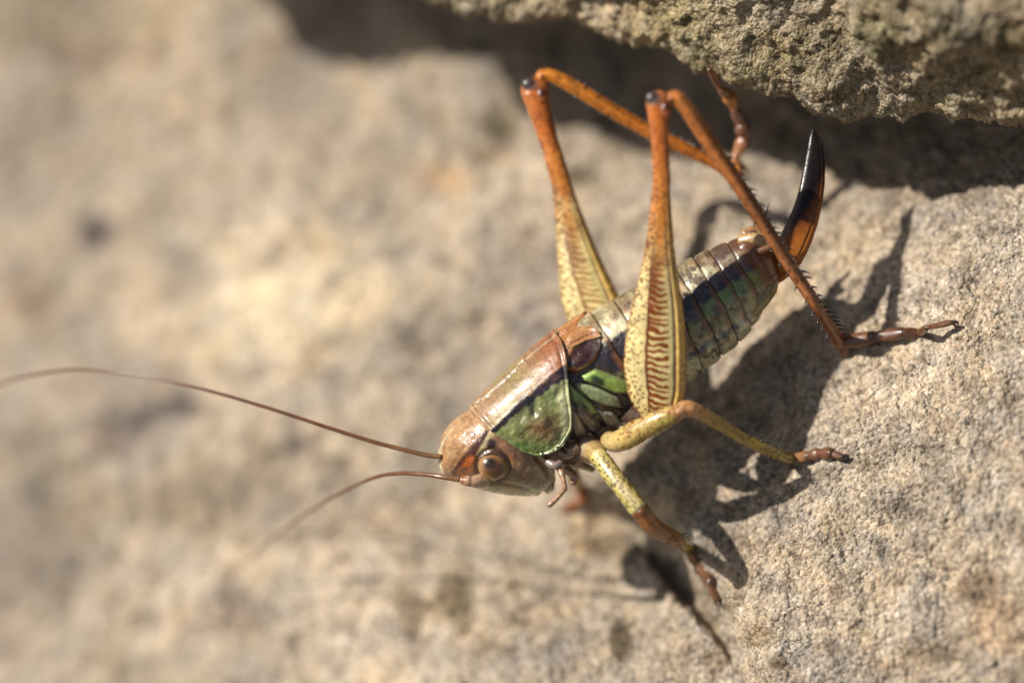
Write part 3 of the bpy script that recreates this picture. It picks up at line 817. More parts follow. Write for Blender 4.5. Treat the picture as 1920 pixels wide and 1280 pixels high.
# ---- tubes
def tube(name, path, widths, paint, mat, parent=None, n=60, m=28, flat=1.0, relief=None, cap0=0.6, cap1=0.6, add_to=None):
    """path: (px, py, z) points; widths: (t, px) pairs of full width; rounded ends"""
    C = spline([(a, b_, c) for a, b_, c in path], n)
    t = np.linspace(0, 1, n)
    W_ = np.array(widths, float)
    if W_.ndim == 1: W_ = np.array([(0, W_[0]), (1, W_[-1])])
    r = np.interp(t, W_[:, 0], W_[:, 1]) / 2
    for _ in range(2):
        r = np.convolve(np.pad(r, 2, mode='edge'), np.ones(5) / 5, 'valid')
    L3 = lat(C[:, 0], C[:, 1], C[:, 2])
    seg = np.r_[0, np.cumsum(np.linalg.norm(np.diff(L3, axis=0), axis=1))]
    length = seg[-1] * 400
    # rounded ends: extra rings
    def cap(rr, k): 
        a = np.linspace(0, math.pi / 2, k)
        return a
    T = np.gradient(L3, axis=0); T /= np.linalg.norm(T, axis=1, keepdims=True)
    kcap = 6
    a = np.linspace(0, math.pi / 2, kcap)
    pre_r = r[0] * np.sin(a[:-1]); pre_p = L3[0] - T[0] * (r[0] * cap0 / 400) * np.cos(a[:-1])[:, None]
    post_r = r[-1] * np.cos(a[1:]); post_p = L3[-1] + T[-1] * (r[-1] * cap1 / 400) * np.sin(a[1:])[:, None]
    CP = np.vstack([pre_p, L3, post_p]); R = np.r_[np.maximum(pre_r, 1e-3), r, np.maximum(post_r, 1e-3)]
    TT_ = np.vstack([np.repeat(T[:1], kcap - 1, 0), T, np.repeat(T[-1:], kcap - 1, 0)])
    tt = np.r_[np.zeros(kcap - 1), t, np.ones(kcap - 1)]
    zhat = np.array([0, 0, 1.0])
    N1 = np.cross(zhat, TT_); N1 /= np.linalg.norm(N1, axis=1, keepdims=True) + 1e-9
    N2 = np.cross(TT_, N1)
    th = np.linspace(0, 2 * math.pi, m, endpoint=False)
    RR = R[:, None] * np.ones_like(th)[None, :]
    if relief is not None: RR = RR + relief(tt[:, None], th[None, :]) * (R / (R.max())).clip(0, 1)[:, None]
    G = CP[:, None, :] + (RR / 400)[..., None] * (np.cos(th)[None, :, None] * N1[:, None, :] + flat * np.sin(th)[None, :, None] * N2[:, None, :])
    X = G[..., 0] * 400 + 960; Y = 640 - G[..., 1] * 400
    P = Paint(X, Y, (150, 120, 90)); P.t = tt[:, None] + 0 * th[None, :]; P.th = th[None, :] + 0 * tt[:, None]; P.a = np.cos(P.th); P.len = length
    paint(P)
    V = finish(G); q = grid_quads(len(CP), m, wrap=True, flip=True)
    if add_to is not None:
        add_to.append((V.reshape(-1, 3), q, P.C.reshape(-1, 3))); return None
    me = build_mesh(name, V, q, P.C)
    return part(name, me, mat, parent)

def joined(name, items, mat, parent=None, kind=None):
    vs, qs, cs = [], [], []; o_ = 0
    for V, q, c in items:
        vs.append(V); qs.append(q + o_); cs.append(c); o_ += len(V)
    me = build_mesh(name, np.vstack(vs), np.vstack(qs), np.vstack(cs))
    ob = part(name, me, mat, parent)
    if kind: ob["kind"] = kind
    return ob

def flat_paint(c, gr=0.15):
    def f(P):
        P.C[:] = hue(lin(c, P.k)); P.grain(0.2, gr)
    return f

# antennae: rings give them their beaded look
def ant_paint(dark):
    def f(P):
        P.C[:] = hue(lin((128, 88, 52), P.k))
        P.mix(smooth(.0, .25, P.t), (110, 66, 42))
        P.mix(0.5 * (np.sin(P.t * P.len / 5.2 * 2 * math.pi) > 0.5), (60, 38, 24))
    return f
ring_rel = lambda t, th: 0.35 * np.sin(t * 2 * math.pi * 150)
tube("antenna", [(826, 856, 0.02), (800, 853, 0.01), (770, 846, 0.0), (700, 828, -0.02), (620, 803, -0.04), (520, 770, -0.08), (420, 740, -0.14), (330, 717, -0.22), (240, 701, -0.32), (160, 693, -0.43), (100, 696, -0.55), (40, 708, -0.68), (-10, 724, -0.82), (-80, 756, -1.0)],
     [(0, 10), (.03, 9), (.25, 7), (.6, 5.5), (1, 4.5)], ant_paint(0), MAT_LEG, head, 420, 12, relief=ring_rel)
tube("antenna", [(862, 899, 0.13), (830, 894, 0.11), (795, 889, 0.06), (750, 887, -0.03), (705, 894, -0.16), (650, 918, -0.38), (600, 946, -0.60), (550, 980, -0.84), (500, 1018, -1.08), (460, 1052, -1.28), (420, 1090, -1.46)],
     [(0, 10), (.05, 9), (.3, 6.5), (.6, 4.5), (.9, 2.5), (1, 1)], ant_paint(0), MAT_LEG, head, 300, 12, relief=ring_rel)
def scape_p(P):
    P.C[:] = hue(lin((182, 146, 116), P.k)); P.mix(smooth(.6, 1, P.t), (160, 104, 70)); P.mix(0.8 * smooth(.05, .02, np.abs(P.t - .66)), (90, 50, 34)); P.grain(.2, .2)
tube("antenna_base", [(908, 900, 0.10), (888, 902, 0.13), (866, 900, 0.13)], [(0, 30), (.4, 26), (.65, 19), (.75, 22), (1, 14)], scape_p, MAT_SHELL, head, 30, 24)
tube("antenna_base", [(848, 862, -0.08), (838, 858, -0.03), (829, 856, 0.0)], [(0, 20), (1, 12)], scape_p, MAT_SHELL, head, 20, 20)

# mouthparts
palp_p = lambda P: (flat_paint((176, 134, 98))(P), P.mix(0.7 * np.sin(P.t * 14) ** 6, (112, 68, 46)))
tube("palp", [(1040, 868, .10), (1052, 885, .14), (1058, 905, .16), (1059, 918, .16)], [(0, 15), (.3, 11), (.5, 12), (.75, 9), (1, 10)], palp_p, MAT_SHELL, head, 40, 20)
tube("palp", [(1060, 915, .16), (1046, 932, .17), (1030, 947, .17)], [(0, 9), (.6, 9), (.9, 11), (1, 10)], palp_p, MAT_SHELL, head, 40, 20)
tube("palp", [(1062, 880, .02), (1076, 892, .04), (1074, 906, .04)], [(0, 18), (1, 14)], palp_p, MAT_SHELL, head, 30, 20)
tube("palp", [(1028, 866, .12), (1040, 872, .14), (1050, 868, .13)], [(0, 16), (1, 14)], flat_paint((150, 130, 124)), MAT_SHELL, head, 24, 20)

# neck membrane and fore sternum
tube("neck", [(960, 800, -0.05), (1030, 835, -0.05), (1085, 846, -0.04)], [(0, 110), (.5, 84), (1, 66)], flat_paint((128, 96, 74), .3), MAT_SHELL, None, 40, 40, relief=lambda t, th: 2.0 * np.sin(t * 40))
tube("thorax_lobe", [(1062, 834, .10), (1072, 842, .12), (1082, 838, .12)], [(0, 18), (1, 20)], flat_paint((140, 108, 84), .3), MAT_SHELL, None, 24, 20)
tube("thorax_lobe", [(1050, 848, .08), (1062, 854, .09), (1072, 850, .09)], [(0, 14), (1, 14)], flat_paint((176, 150, 122), .3), MAT_SHELL, None, 24, 20)

# ---- tegmina (short wing pads)
def tegmen(name, mirror=False):
    Tp = np.array([(1036, 640), (1058, 621), (1082, 613), (1108, 612), (1124, 620), (1131, 634), (1129, 655), (1118, 676), (1100, 690), (1080, 700), (1062, 696), (1046, 675), (1038, 655)], float)
    Tp = np.vstack([Tp, Tp[:1]])
    xs = np.arange(1028, 1140, 1.0); ys = np.arange(606, 708, 1.0)
    X, Y = np.meshgrid(xs, ys, indexing='ij')
    dd, _, _ = poly_dist(X, Y, Tp)
    ins = np.zeros(X.shape, bool)
    for k in range(len(Tp) - 1):
        x0, y0 = Tp[k]; x1, y1 = Tp[k + 1]
        ins ^= ((y0 > Y) != (y1 > Y)) & (X < (x1 - x0) * (Y - y0) / (y1 - y0 + 1e-9) + x0)
    sd = np.where(ins, dd, -dd)
    sw = to_sw(np.stack([X, Y], -1))
    zz = body.near(sw[..., 0], sw[..., 1])
    P = Paint(X, Y, (176, 118, 74))
    midl = [(1058, 684), (1072, 655), (1098, 637), (1130, 630)]
    dm, tm, sdm = poly_dist(X, Y, np.array(midl, float))
    low = (sdm > 0)
    ribs = np.zeros_like(X)
    for k, o_ in enumerate((-6, 5, 13, 20)):
        rl = np.array([(1056 + 0.5 * o_, 660 - 1.0 * o_ - 4), (1076 + .3 * o_, 648 - 1.1 * o_), (1100, 634 - o_), (1126, 628 - 0.8 * o_)], float)
        dr, _, _ = poly_dist(X, Y, rl); ribs += np.exp(-(dr / 2.0) ** 2)
    P.mix(0.6 * np.clip(ribs, 0, 1), (204, 160, 108))
    P.mix(0.6 * np.clip(np.exp(-((dm - 6) / 3) ** 2), 0, 1) * (1 - low), (140, 78, 48))
    P.mix(smooth(1, 6, np.where(low, dm, -dm)), (58, 32, 26))
    P.mix(0.5 * smooth(4, 16, np.where(low, dm, -dm)) * np.clip(P.n(.06, 4), 0, 1), (104, 66, 50))
    P.mix(0.85 * np.exp(-((sd - 2) / 2.2) ** 2), (178, 112, 62))
    P.grain(.2, .2)
    h = -8 + (0 if mirror else 12) * smooth(1112, 1056, X) + 17 * smooth(-3, 5, sd) + 2.5 * ribs - 3 * np.where(low, smooth(0, 6, dm) - 0.8 * smooth(8, 24, dm), 0) + 0.5 * P.n(.08, 5)
    n_ = np.array([0.1, 0.35, 0.93])
    G = lat(X, Y, zz) + n_ * (h / 400)[..., None]
    if mirror:
        w0 = body.ext(0.0); 
        cx, cy = sw_px(40.0, (w0[0] + w0[1]) / 2)
        c0 = lat(cx, cy, body.zc)
        off = (G - c0) @ lax
        G = G - 2 * off[..., None] * lax
    keep = sd > -4
    idx = np.full(X.shape, -1); q = grid_quads(len(xs), len(ys))
    kq = keep.ravel()[q].all(1); q = q[kq]
    used, inv = np.unique(q, return_inverse=True)
    me = build_mesh(name, finish(G).reshape(-1, 3)[used], inv.reshape(-1, 4), P.C.reshape(-1, 3)[used])
    return part(name, me, MAT_SHELL)
tegmen("tegmen"); tegmen("tegmen", True)

# ---- flat lofts between two traced edges (femora, ovipositor)
def ribbon(name, Le, Re, zc, thick, paint, mat, parent=None, n=260, m=110, expo=2.0, relief=None, close=(True, True)):
    A = spline(Le, n); B = spline(Re, n)
    t = np.linspace(0, 1, n)
    zc_ = np.interp(t, *np.array(zc, float).T); tk = np.interp(t, *np.array(thick, float).T)
    th = np.linspace(0, 2 * math.pi, m, endpoint=False)
    cen = (A + B) / 2; ha = (B - A) / 2
    e = 2 / expo
    ct = np.sign(np.cos(th)) * np.abs(np.cos(th)) ** e; st = np.sign(np.sin(th)) * np.abs(np.sin(th)) ** e
    X = cen[:, None, 0] + ha[:, None, 0] * ct; Y = cen[:, None, 1] + ha[:, None, 1] * ct
    half = np.linalg.norm(ha, axis=1)
    Z = zc_[:, None] + (half * tk / 400)[:, None] * st[None, :]
    P = Paint(X, Y, (200, 180, 130)); P.t = t[:, None] + 0 * th[None, :]; P.a = ct[None, :] + 0 * t[:, None]; P.front = st[None, :] + 0 * t[:, None]
    P.half = half[:, None] + 0 * th[None, :]
    paint(P)
    G = lat(X, Y, Z)
    if relief is not None:
        nn = grid_normals(G); cc = G.mean(axis=1, keepdims=True)
        if np.mean(np.sum(nn * (G - cc), -1)) < 0: nn = -nn
        G = G + nn * (relief(P) / 400)[..., None]
    # domed end caps: shrink to the centre over a few extra rings
    rings = [G]; cols = [P.C]
    for side, on in ((0, close[0]), (-1, close[1])):
        if not on: continue
        c = G[side].mean(0); dirv = G[0].mean(0) - G[2].mean(0) if side == 0 else G[-1].mean(0) - G[-3].mean(0)
        dirv = dirv / (np.linalg.norm(dirv) + 1e-9)
        rad = np.linalg.norm(G[side] - c, axis=1).max()
        ext = [(c + (G[side] - c) * math.cos(a) + dirv * rad * 0.6 * math.sin(a)) for a in np.linspace(0, math.pi / 2, 7)[1:]]
        cc_ = [P.C[side]] * 6
        if side == 0: rings = [np.array(ext[::-1])] + rings; cols = [np.array(cc_)] + cols
        else: rings = rings + [np.array(ext)]; cols = cols + [np.array(cc_)]
    G = np.concatenate(rings, 0); C = np.concatenate(cols, 0)
    me = build_mesh(name, finish(G), grid_quads(G.shape[0], m, wrap=True, flip=True), C)
    return part(name, me, mat, parent)

def leg_spots(P, n, r, c, amin=-1, amax=1, tmin=0, tmax=1, a=.9):
    pts = []
    m = (P.a > amin) & (P.a < amax) & (P.t > tmin) & (P.t < tmax)
    ii = np.argwhere(m)
    if len(ii) == 0: return
    seen = []
    for k in rng.choice(len(ii), n * 3):
        i, j = ii[k]; key = (P.X[i, j], P.Y[i, j], 1 if (P.front if hasattr(P, "front") else np.sin(P.th))[i, j] > 0 else -1)
        if any(abs(key[0] - b_[0]) + abs(key[1] - b_[1]) < 3.2 * r and key[2] == b_[2] for b_ in seen): continue
        seen.append(key); pts.append(key[:2])
        if len(pts) >= n: break
    spots(P, pts, r, c, a)

def femur_paint(lines, seed, bold=1.0):
    """hind femur: cream outer face, herring-bone band, dots; orange towards the knee"""
    def f(P):
        y = P.Y; a = P.a; t = P.t
        P.C[:] = hue(lin((230, 206, 144), P.k))
        P.mix(smooth(.60, .22, t + .10 * P.n(.02, seed) - .10 * np.exp(-(a / .35) ** 2)), (216, 136, 50))
        P.mix(smooth(.30, .12, t), (202, 110, 36))
        P.mix(0.6 * smooth(.0, -.9, a) * smooth(.5, .2, t), (196, 120, 74))
        P.mix(0.8 * smooth(.55, .8, a) * smooth(.2, .4, t), (232, 174, 62))
        n1 = P.n(.07, seed + 1)
        # dark edge of the band
        a0 = np.interp(t, [0, .3, .5, .7, .9, 1], [-.1, -.2, -.5, -.34, -.28, -.38]) + .03 * n1
        a1 = np.interp(t, [0, .3, .5, .6, .8, 1], [.1, .3, .25, .40, .46, .5])
        vis = smooth(.40, .56, t) * smooth(1.0, .965, t)
        n3 = fbm(np.stack([P.X * .4, P.Y, 0 * P.X], -1), .045, 3, .5, seed + 40)
        ph = t * lines + 0.45 * np.sin((a - a0) * 3.2 + seed) + 0.28 * n1 + 0.32 * n3
        saw = np.cos(2 * math.pi * ph)
        fade = np.interp((a - a0) / (a1 - a0), [0, .15, .7, 1], [.55, .15, -.15, -.5])
        inb = smooth(-.02, .03, a - a0) * smooth(.04, -.06, a - a1)
        P.mix(bold * vis * inb * smooth(-.5, .1, saw + fade * 1.3 + .35 * n1 + .5 * fbm(np.stack([P.X, P.Y, 0 * P.X], -1), .03, 2, .5, seed + 60)), (140, 66, 0))
        P.mix(bold * vis * inb * smooth(.72, .5, t) * smooth(.9, .3, (a - a0) / (a1 - a0)), (118, 54, 0))
        P.mix(bold * smooth(.3, .5, t) * smooth(1.0, .97, t) * smooth(.07, .02, np.abs(a - a0 - .03)), (106, 46, 0))
        a2 = np.interp(t, [0, .4, .6, .9, 1], [.4, .5, .62, .66, .55])
        P.mix(.85 * bold * smooth(.2, .45, t) * smooth(.055, .015, np.abs(a - a2 + .01 * n1)), (130, 62, 16))
        P.mix(.6 * smooth(.92, .98, np.abs(a)) * smooth(.2, .4, t), (150, 88, 36))
        leg_spots(P, 230, 2.1, (104, 54, 18), -.98, -.45, .25, .98)
        leg_spots(P, 120, 2.0, (104, 46, 16), -.98, .95, .06, .5)
        leg_spots(P, 60, 1.7, (110, 60, 26), .8, .99, .2, .98)
        P.mix(.4 * np.clip(1.6 * P.n(.04, seed + 7), 0, 1) * smooth(.55, .2, t), (150, 80, 34))
        P.grain(.15, .16, seed); P.grain(.04, .14, seed + 2)
    return f
def femur_relief(P):
    a2 = np.interp(P.t, [0, .4, .6, .9, 1], [.4, .5, .62, .66, .55])
    fr = np.maximum(P.front, 0)
    r = -2.2 * np.exp(-((P.a - a2) / .05) ** 2) + 1.6 * np.exp(-((P.a - a2 - .12) / .06) ** 2)
    r = r * fr * smooth(.1, .3, P.t) * P.half / 58 * 1.2
    return r + 0.4 * P.n(.1, 4)

near_L = [(1212, 200), (1217, 235), (1222, 286), (1224, 339), (1220, 377), (1216, 420), (1208, 470), (1198, 522), (1185, 572), (1175, 620), (1170, 668), (1171, 703), (1178, 737), (1190, 764), (1206, 784)]
near_R = [(1258, 200), (1254, 235), (1255, 286), (1257, 339), (1258, 377), (1261, 420), (1265, 470), (1271, 516), (1278, 556), (1284, 600), (1287, 650), (1287, 700), (1284, 740), (1274, 768), (1246, 792)]
ribbon("hind_femur", near_L, near_R, [(0, .50), (.35, .40), (.6, .31), (1, .23)], [(0, .8), (.3, .75), (.7, .46), (1, .42)], femur_paint(50, 3), MAT_LEG, None, 460, 150, 2.2, femur_relief)
far_L = [(978, 178), (992, 215), (1006, 251), (1018, 286), (1027, 321), (1036, 356), (1041, 409), (1044, 462), (1046, 507), (1052, 557), (1063, 603), (1080, 650), (1110, 700)]
far_R = [(1028, 178), (1034, 212), (1044, 254), (1057, 293), (1069, 335), (1083, 377), (1101, 423), (1118, 465), (1136, 504), (1157, 546), (1180, 600), (1195, 650), (1190, 690)]
ribbon("hind_femur", far_L, far_R, [(0, -.30), (.5, -.36), (1, -.30)], [(0, .85), (.3, .85), (.7, .55), (1, .5)], femur_paint(46, 9, .7), MAT_LEG, None, 400, 130, 2.2, femur_relief)
def bridge_p(P): flat_paint((150, 110, 74), .25)(P)
tube("coxa", [(1160, 768, -0.02), (1192, 780, .08), (1215, 786, .16)], [(0, 46), (.6, 40), (1, 34)], flat_paint((84, 64, 54), .3), MAT_SHELL, None, 40, 32)
tube("coxa", [(1150, 720, -0.2), (1160, 705, -.3), (1150, 690, -.32)], [(0, 70), (.6, 60), (1, 60)], flat_paint((98, 74, 62), .3), MAT_SHELL, None, 40, 32)

# knees
def knee_p(P, ez):
    P.C[:] = hue(lin((160, 78, 34), P.k)); P.grain(.12, .2)
def knee(cx, cy, z):
    def kp(P, ez):
        P.C[:] = hue(lin((176, 102, 50), P.k))
        P.blob(cx - 10, cy - 8, 14, 14, (74, 58, 56), .9, .5)
        P.blob(cx + 10, cy + 6, 8, 8, (70, 24, 12), .85, .4)
        P.grain(.12, .2)
    return kp
ellipsoid("knee", 1235, 194, .50, 24, 25, 19, knee(1235, 192, .4), MAT_DARK)
ellipsoid("knee", 1003, 168, -.30, 27, 24, 18, knee(1003, 168, -.4), MAT_DARK)

for (kx, ky, kz) in ((1235, 194, .50), (1003, 168, -.30)):
    ellipsoid("knee_lobe", kx + 13, ky + 12, kz + .035, 11, 17, 9, lambda P, ez: (flat_paint((150, 78, 34), .3)(P), P.blob(kx + 13, ky + 6, 8, 8, (56, 22, 12), .9, .4)), MAT_LEG, None, -.1, 24, 32)
    ellipsoid("knee_lobe", kx - 11, ky - 10, kz + .02, 14, 13, 11, lambda P, ez: (flat_paint((66, 54, 54), .3)(P), P.blob(kx - 2, ky + 2, 8, 12, (130, 70, 36), .8, .5)), MAT_DARK, None, .3, 24, 32)

def tibia_paint(c0, c1, c2, nsp, spc=(76, 36, 18), sr=2.2):
    def f(P):
        P.C[:] = hue(lin(c0, P.k)); P.mix(smooth(.1, .5, P.t), c1); P.mix(smooth(.6, .95, P.t), c2)
        P.mix(.45 * smooth(.25, .9, P.a), tuple(int(v * .78) for v in c1)); P.mix(.5 * smooth(.16, .05, np.abs(P.a + .55)), tuple(min(255, int(v * 1.18)) for v in c1))
        leg_spots(P, nsp, sr, spc); P.mix(.4 * np.clip(1.6 * P.n(.05, 17), 0, 1), tuple(int(v * .7) for v in c1)); P.grain(.15, .22, 5)
    return f
zh = rock_at(1590, 640)
def spine_items(path, every, length, side, lean, t0=.15, t1=.95, r=1.7, c=(34, 22, 18), widths=24, zoff=0.0):
    """short thorns standing off one edge of a tibia, leaning towards its tip"""
    items = []
    C = spline(path, 200); n = int(np.sum(np.linalg.norm(np.diff(C[:, :2], axis=0), axis=1)) * (t1 - t0) / every)
    for k in range(n):
        t = t0 + (t1 - t0) * (k + random.uniform(-.2, .2)) / max(n - 1, 1)
        i = int(np.clip(t * 199, 1, 198))
        T = C[i + 1, :2] - C[i - 1, :2]; T /= np.linalg.norm(T)
        Nn = np.array([-T[1], T[0]]) * side
        p0 = C[i, :2] + Nn * (widths / 2 - 2); ln = length * random.uniform(.75, 1.15)
        p1 = p0 + Nn * ln * .65 + T * ln * lean
        pm = (p0 + p1) / 2 + Nn * ln * .08
        zz = C[i, 2] + zoff
        tube("", [(p0[0], p0[1], zz), (pm[0], pm[1], zz + .01), (p1[0], p1[1], zz + .012)], [(0, r * 2.6), (.4, r * 1.6), (1, .5)], flat_paint(c, .1), None, None, 8, 8, add_to=items)
    return items

def spines(items, parent):
    for it_ in items:
        joined("spine", [it_], MAT_DARK, parent)

tib_n = [(1252, 190, .50), (1263, 181, .50), (1276, 190, .50), (1300, 222, .48), (1340, 282, .43), (1390, 355, .36), (1440, 434, .28), (1490, 512, .19), (1535, 578, .11), (1576, 640, zh + .055)]
tn = tube("hind_tibia", tib_n, [(0, 20), (.05, 26), (.12, 29), (.3, 27), (.6, 23), (.85, 22), (.95, 24), (1, 27)], tibia_paint((198, 118, 56), (170, 106, 64), (142, 86, 54), 90), MAT_LEG, None, 260, 40, relief=lambda t, th: 1.3 * np.cos(4 * th))
spines(spine_items(tib_n, 15, 19, -1, .62, .26, .97, 2.7, zoff=.01) + spine_items(tib_n, 24, 14, 1, .55, .34, .97, 2.2), tn)
tib_f = [(1012, 150, -.30), (1016, 140, -.30), (1034, 142, -.30), (1070, 160, -.31), (1110, 184, -.32), (1160, 214, -.34), (1220, 248, -.36), (1280, 277, -.38), (1340, 306, -.40), (1386, 330, -.42)]
tf = tube("hind_tibia", tib_f, [(0, 16), (.06, 22), (.14, 25), (.4, 26), (.7, 23), (1, 20)], tibia_paint((216, 134, 48), (208, 122, 40), (198, 112, 40), 110), MAT_LEG, None, 260, 40, relief=lambda t, th: 1.3 * np.cos(4 * th))
spines(spine_items(tib_f, 15, 17, -1, .7, .18, .95, 2.6) + spine_items(tib_f, 24, 14, 1, .4, .2, .92, 2.2), tf)

# tarsi: jointed, with pads and claws
def tarsus(name, joints, widths, cols, claws, mat=MAT_DARK, parent=None):
    """joints: list of (px, py, z); one mesh of tarsomeres, the two claws are its children"""
    items = []
    for k in range(len(joints) - 1):
        a = np.array(joints[k], float); b_ = np.array(joints[k + 1], float)
        w0, w1 = widths[k]
        mid = (a + b_) / 2
        c = cols[k % len(cols)]
        def pf(P, c=c):
            P.C[:] = hue(lin(c, P.k)); P.mix(.6 * smooth(.8, 1, P.t), tuple(int(v * .55) for v in c)); P.grain(.2, .25, 3)
        tube("", [tuple(a), tuple(mid), tuple(b_)], [(0, w0 * .82), (.3, w0 * .88), (.78, w1 * 1.08), (1, w1 * .92)], pf, None, None, 26, 20, relief=lambda t, th: 1.6 * np.cos(2 * th + .6) * np.sin(t * 3.1), add_to=items)
    ob = joined(name, items, mat, parent)
    for cl in claws:
        it = []
        def cp(P): P.C[:] = hue(lin((58, 34, 26), P.k)); P.mix(smooth(.5, 1, P.t), (24, 16, 14))
        tube("", cl[0], [(0, cl[1]), (.5, cl[1] * .7), (1, .8)], cp, None, None, 22, 12, add_to=it)
        joined("claw", it, MAT_DARK, ob)
    return ob
z2 = rock_at(1700, 628); z3 = rock_at(1785, 610)
TC = [(116, 74, 48), (102, 64, 42), (92, 58, 40), (108, 68, 44)]
tarsus("hind_tarsus", [(1572, 644, zh + .06), (1640, 632, rock_at(1640, 632) + .045), (1695, 624, z2 + .04), (1722, 626, z2 + .035), (1738, 614, z3 + .05), (1786, 604, z3 + .06)],
       [(27, 25), (25, 22), (23, 19), (14, 12), (10, 10)], TC,
       [([(1784, 604, z3 + .06), (1794, 604, z3 + .06), (1798, 612, z3 + .03)], 7), ([(1782, 606, z3 + .04), (1790, 609, z3 + .03), (1792, 617, z3 + .01)], 6)])
zs = rock_at(1578, 668)
sp = []
tube("", [(1570, 636, zh + .08), (1574, 652, zs + .06), (1584, 672, zs + .01)], [(0, 11), (.6, 9), (1, 2)], flat_paint((110, 66, 44)), None, None, 20, 14, add_to=sp)
tube("", [(1584, 640, zh + .06), (1586, 656, zs + .05), (1582, 674, zs + .0)], [(0, 18), (.6, 14), (1, 4)], flat_paint((96, 58, 40)), None, None, 20, 14, add_to=sp)
[joined("spur", [i_], MAT_DARK, tn) for i_ in sp]
FT = [(204, 132, 62), (166, 108, 70), (146, 94, 68), (134, 90, 74)]
tarsus("hind_tarsus", [(1384, 326, -.42), (1377, 298, -.41), (1396, 262, -.40), (1392, 236, -.36), (1378, 206, -.31), (1366, 178, -.25), (1352, 168, -.2), (1330, 129, -.10)],
       [(18, 17), (18, 26), (22, 27), (22, 19), (18, 26), (20, 16), (13, 11)], FT,
       [([(1331, 131, -.10), (1327, 124, -.10), (1331, 118, -.11)], 7)])
sp = []
tube("", [(1374, 318, -.42), (1390, 328, -.42), (1408, 338, -.41)], [(0, 8), (.5, 6), (1, 1.5)], flat_paint((44, 28, 22)), None, None, 20, 12, add_to=sp)
tube("", [(1380, 300, -.43), (1394, 314, -.43), (1406, 326, -.43)], [(0, 13), (.6, 9), (1, 3)], flat_paint((150, 88, 44)), None, None, 20, 12, add_to=sp)
[joined("spur", [i_], MAT_DARK, tf) for i_ in sp]

# ---- fore leg
def femur_small(c_base, c_hi, c_lo, n_, r_):
    def f(P):
        P.C[:] = hue(lin(c_base, P.k))
        P.mix(.8 * smooth(-.2, -.9, P.a), c_lo); P.mix(.7 * smooth(.1, .8, P.a), c_hi)
        leg_spots(P, n_, r_, (78, 52, 18), -.95, .95, .03, .97); P.grain(.12, .12, 4)
    return f
ellipsoid("coxa", 1106, 842, .09, 32, 26, 20, lambda P, ez: (flat_paint((176, 148, 112), .2)(P), P.mix(.85 * smooth(.70, .92, np.hypot((P.X - 1108) / 27, (P.Y - 843) / 22)), (112, 70, 50)), P.blob(1106, 840, 15, 12, (214, 190, 150), .6, .5)), MAT_SHELL, None, .4)
tube("trochanter", [(1110, 842, .10), (1118, 850, .13), (1124, 860, .16)], [(0, 40), (1, 36)], flat_paint((180, 150, 96), .2), MAT_SHELL, None, 24, 24)
zf = rock_at(1300, 1040)
tube("fore_femur", [(1122, 854, .17), (1150, 892, .24), (1176, 925, .28), (1196, 952, .30)], [(0, 33), (.15, 36), (.6, 36), (1, 36)],
     femur_small((214, 194, 142), (208, 184, 88), (196, 186, 92), 130, 1.9), MAT_LEG, None, 150, 80)
def ft_paint(P):
    P.C[:] = hue(lin((160, 100, 46), P.k)); P.mix(smooth(.40, .62, P.t + .12 * P.a), (190, 182, 58)); P.mix(.6 * smooth(.88, 1, P.t), (110, 80, 36))
    P.mix(.7 * smooth(.06, .0, P.t), (110, 60, 40)); leg_spots(P, 70, 1.7, (60, 44, 18)); P.grain(.12, .2, 4)
zt = rock_at(1295, 1028)
tib_fore = [(1199, 955, .30), (1222, 984, .24), (1248, 1000, .17), (1272, 1012, .10), (1292, 1024, zt + .05)]
ftb = tube("fore_tibia", tib_fore, [(0, 34), (.12, 33), (.4, 27), (.7, 22), (1, 21)], ft_paint, MAT_LEG, None, 140, 48, relief=lambda t, th: 1.3 * np.cos(4 * th))
spines(spine_items(tib_fore, 12, 13, -1, .5, .5, .97, 1.6) + spine_items(tib_fore, 15, 6, 1, .4, .3, .95, 1.0), ftb)
r1 = rock_at(1305, 1054); r2 = rock_at(1330, 1088); r3 = rock_at(1348, 1124)
tarsus("fore_tarsus", [(1289, 1022, zt + .05), (1304, 1052, r1 + .045), (1318, 1072, r1 + .045), (1335, 1092, r2 + .04), (1328, 1092, r2 + .045), (1346, 1124, r3 + .035)],
       [(21, 20), (20, 23), (22, 25), (16, 14), (13, 13)], [(112, 72, 46), (120, 78, 50), (108, 68, 46), (100, 64, 44)],
       [([(1345, 1122, r3 + .035), (1352, 1130, r3 + .03), (1359, 1126, r3 + .005)], 7), ([(1340, 1122, r3 + .03), (1344, 1132, r3 + .02), (1352, 1134, r3 + .0)], 6)])
# the far fore leg, its foot on the slope behind the head
zz0 = rock_at(1088, 935)
tube("coxa", [(1064, 862, -.15), (1084, 868, -.14), (1112, 880, -.12)], [(0, 26), (.5, 18), (1, 12)], flat_paint((186, 164, 106), .2), MAT_SHELL, None, 30, 20)
tube("fore_femur", [(1070, 862, -.16), (1072, 880, -.28), (1078, 900, -.42)], [(0, 30), (1, 24)], femur_small((200, 180, 96), (196, 170, 70), (190, 176, 80), 40, 2), MAT_LEG, None, 60, 40)
tube("fore_tibia", [(1077, 897, -.42), (1086, 915, zz0 + .16), (1096, 934, zz0 + .07)], [(0, 24), (1, 20)], lambda P: (flat_paint((196, 150, 62))(P), P.mix(smooth(.4, .8, P.t), (168, 92, 36))), MAT_LEG, None, 50, 30)
tarsus("fore_tarsus", [(1098, 934, zz0 + .06), (1082, 944, zz0 + .04), (1058, 954, rock_at(1058, 954) + .03)], [(20, 18), (16, 12)], [(150, 84, 46), (138, 78, 44)],
       [([(1058, 954, rock_at(1058, 954) + .03), (1050, 958, rock_at(1052, 958) + .02), (1046, 964, rock_at(1046, 964))], 7)])

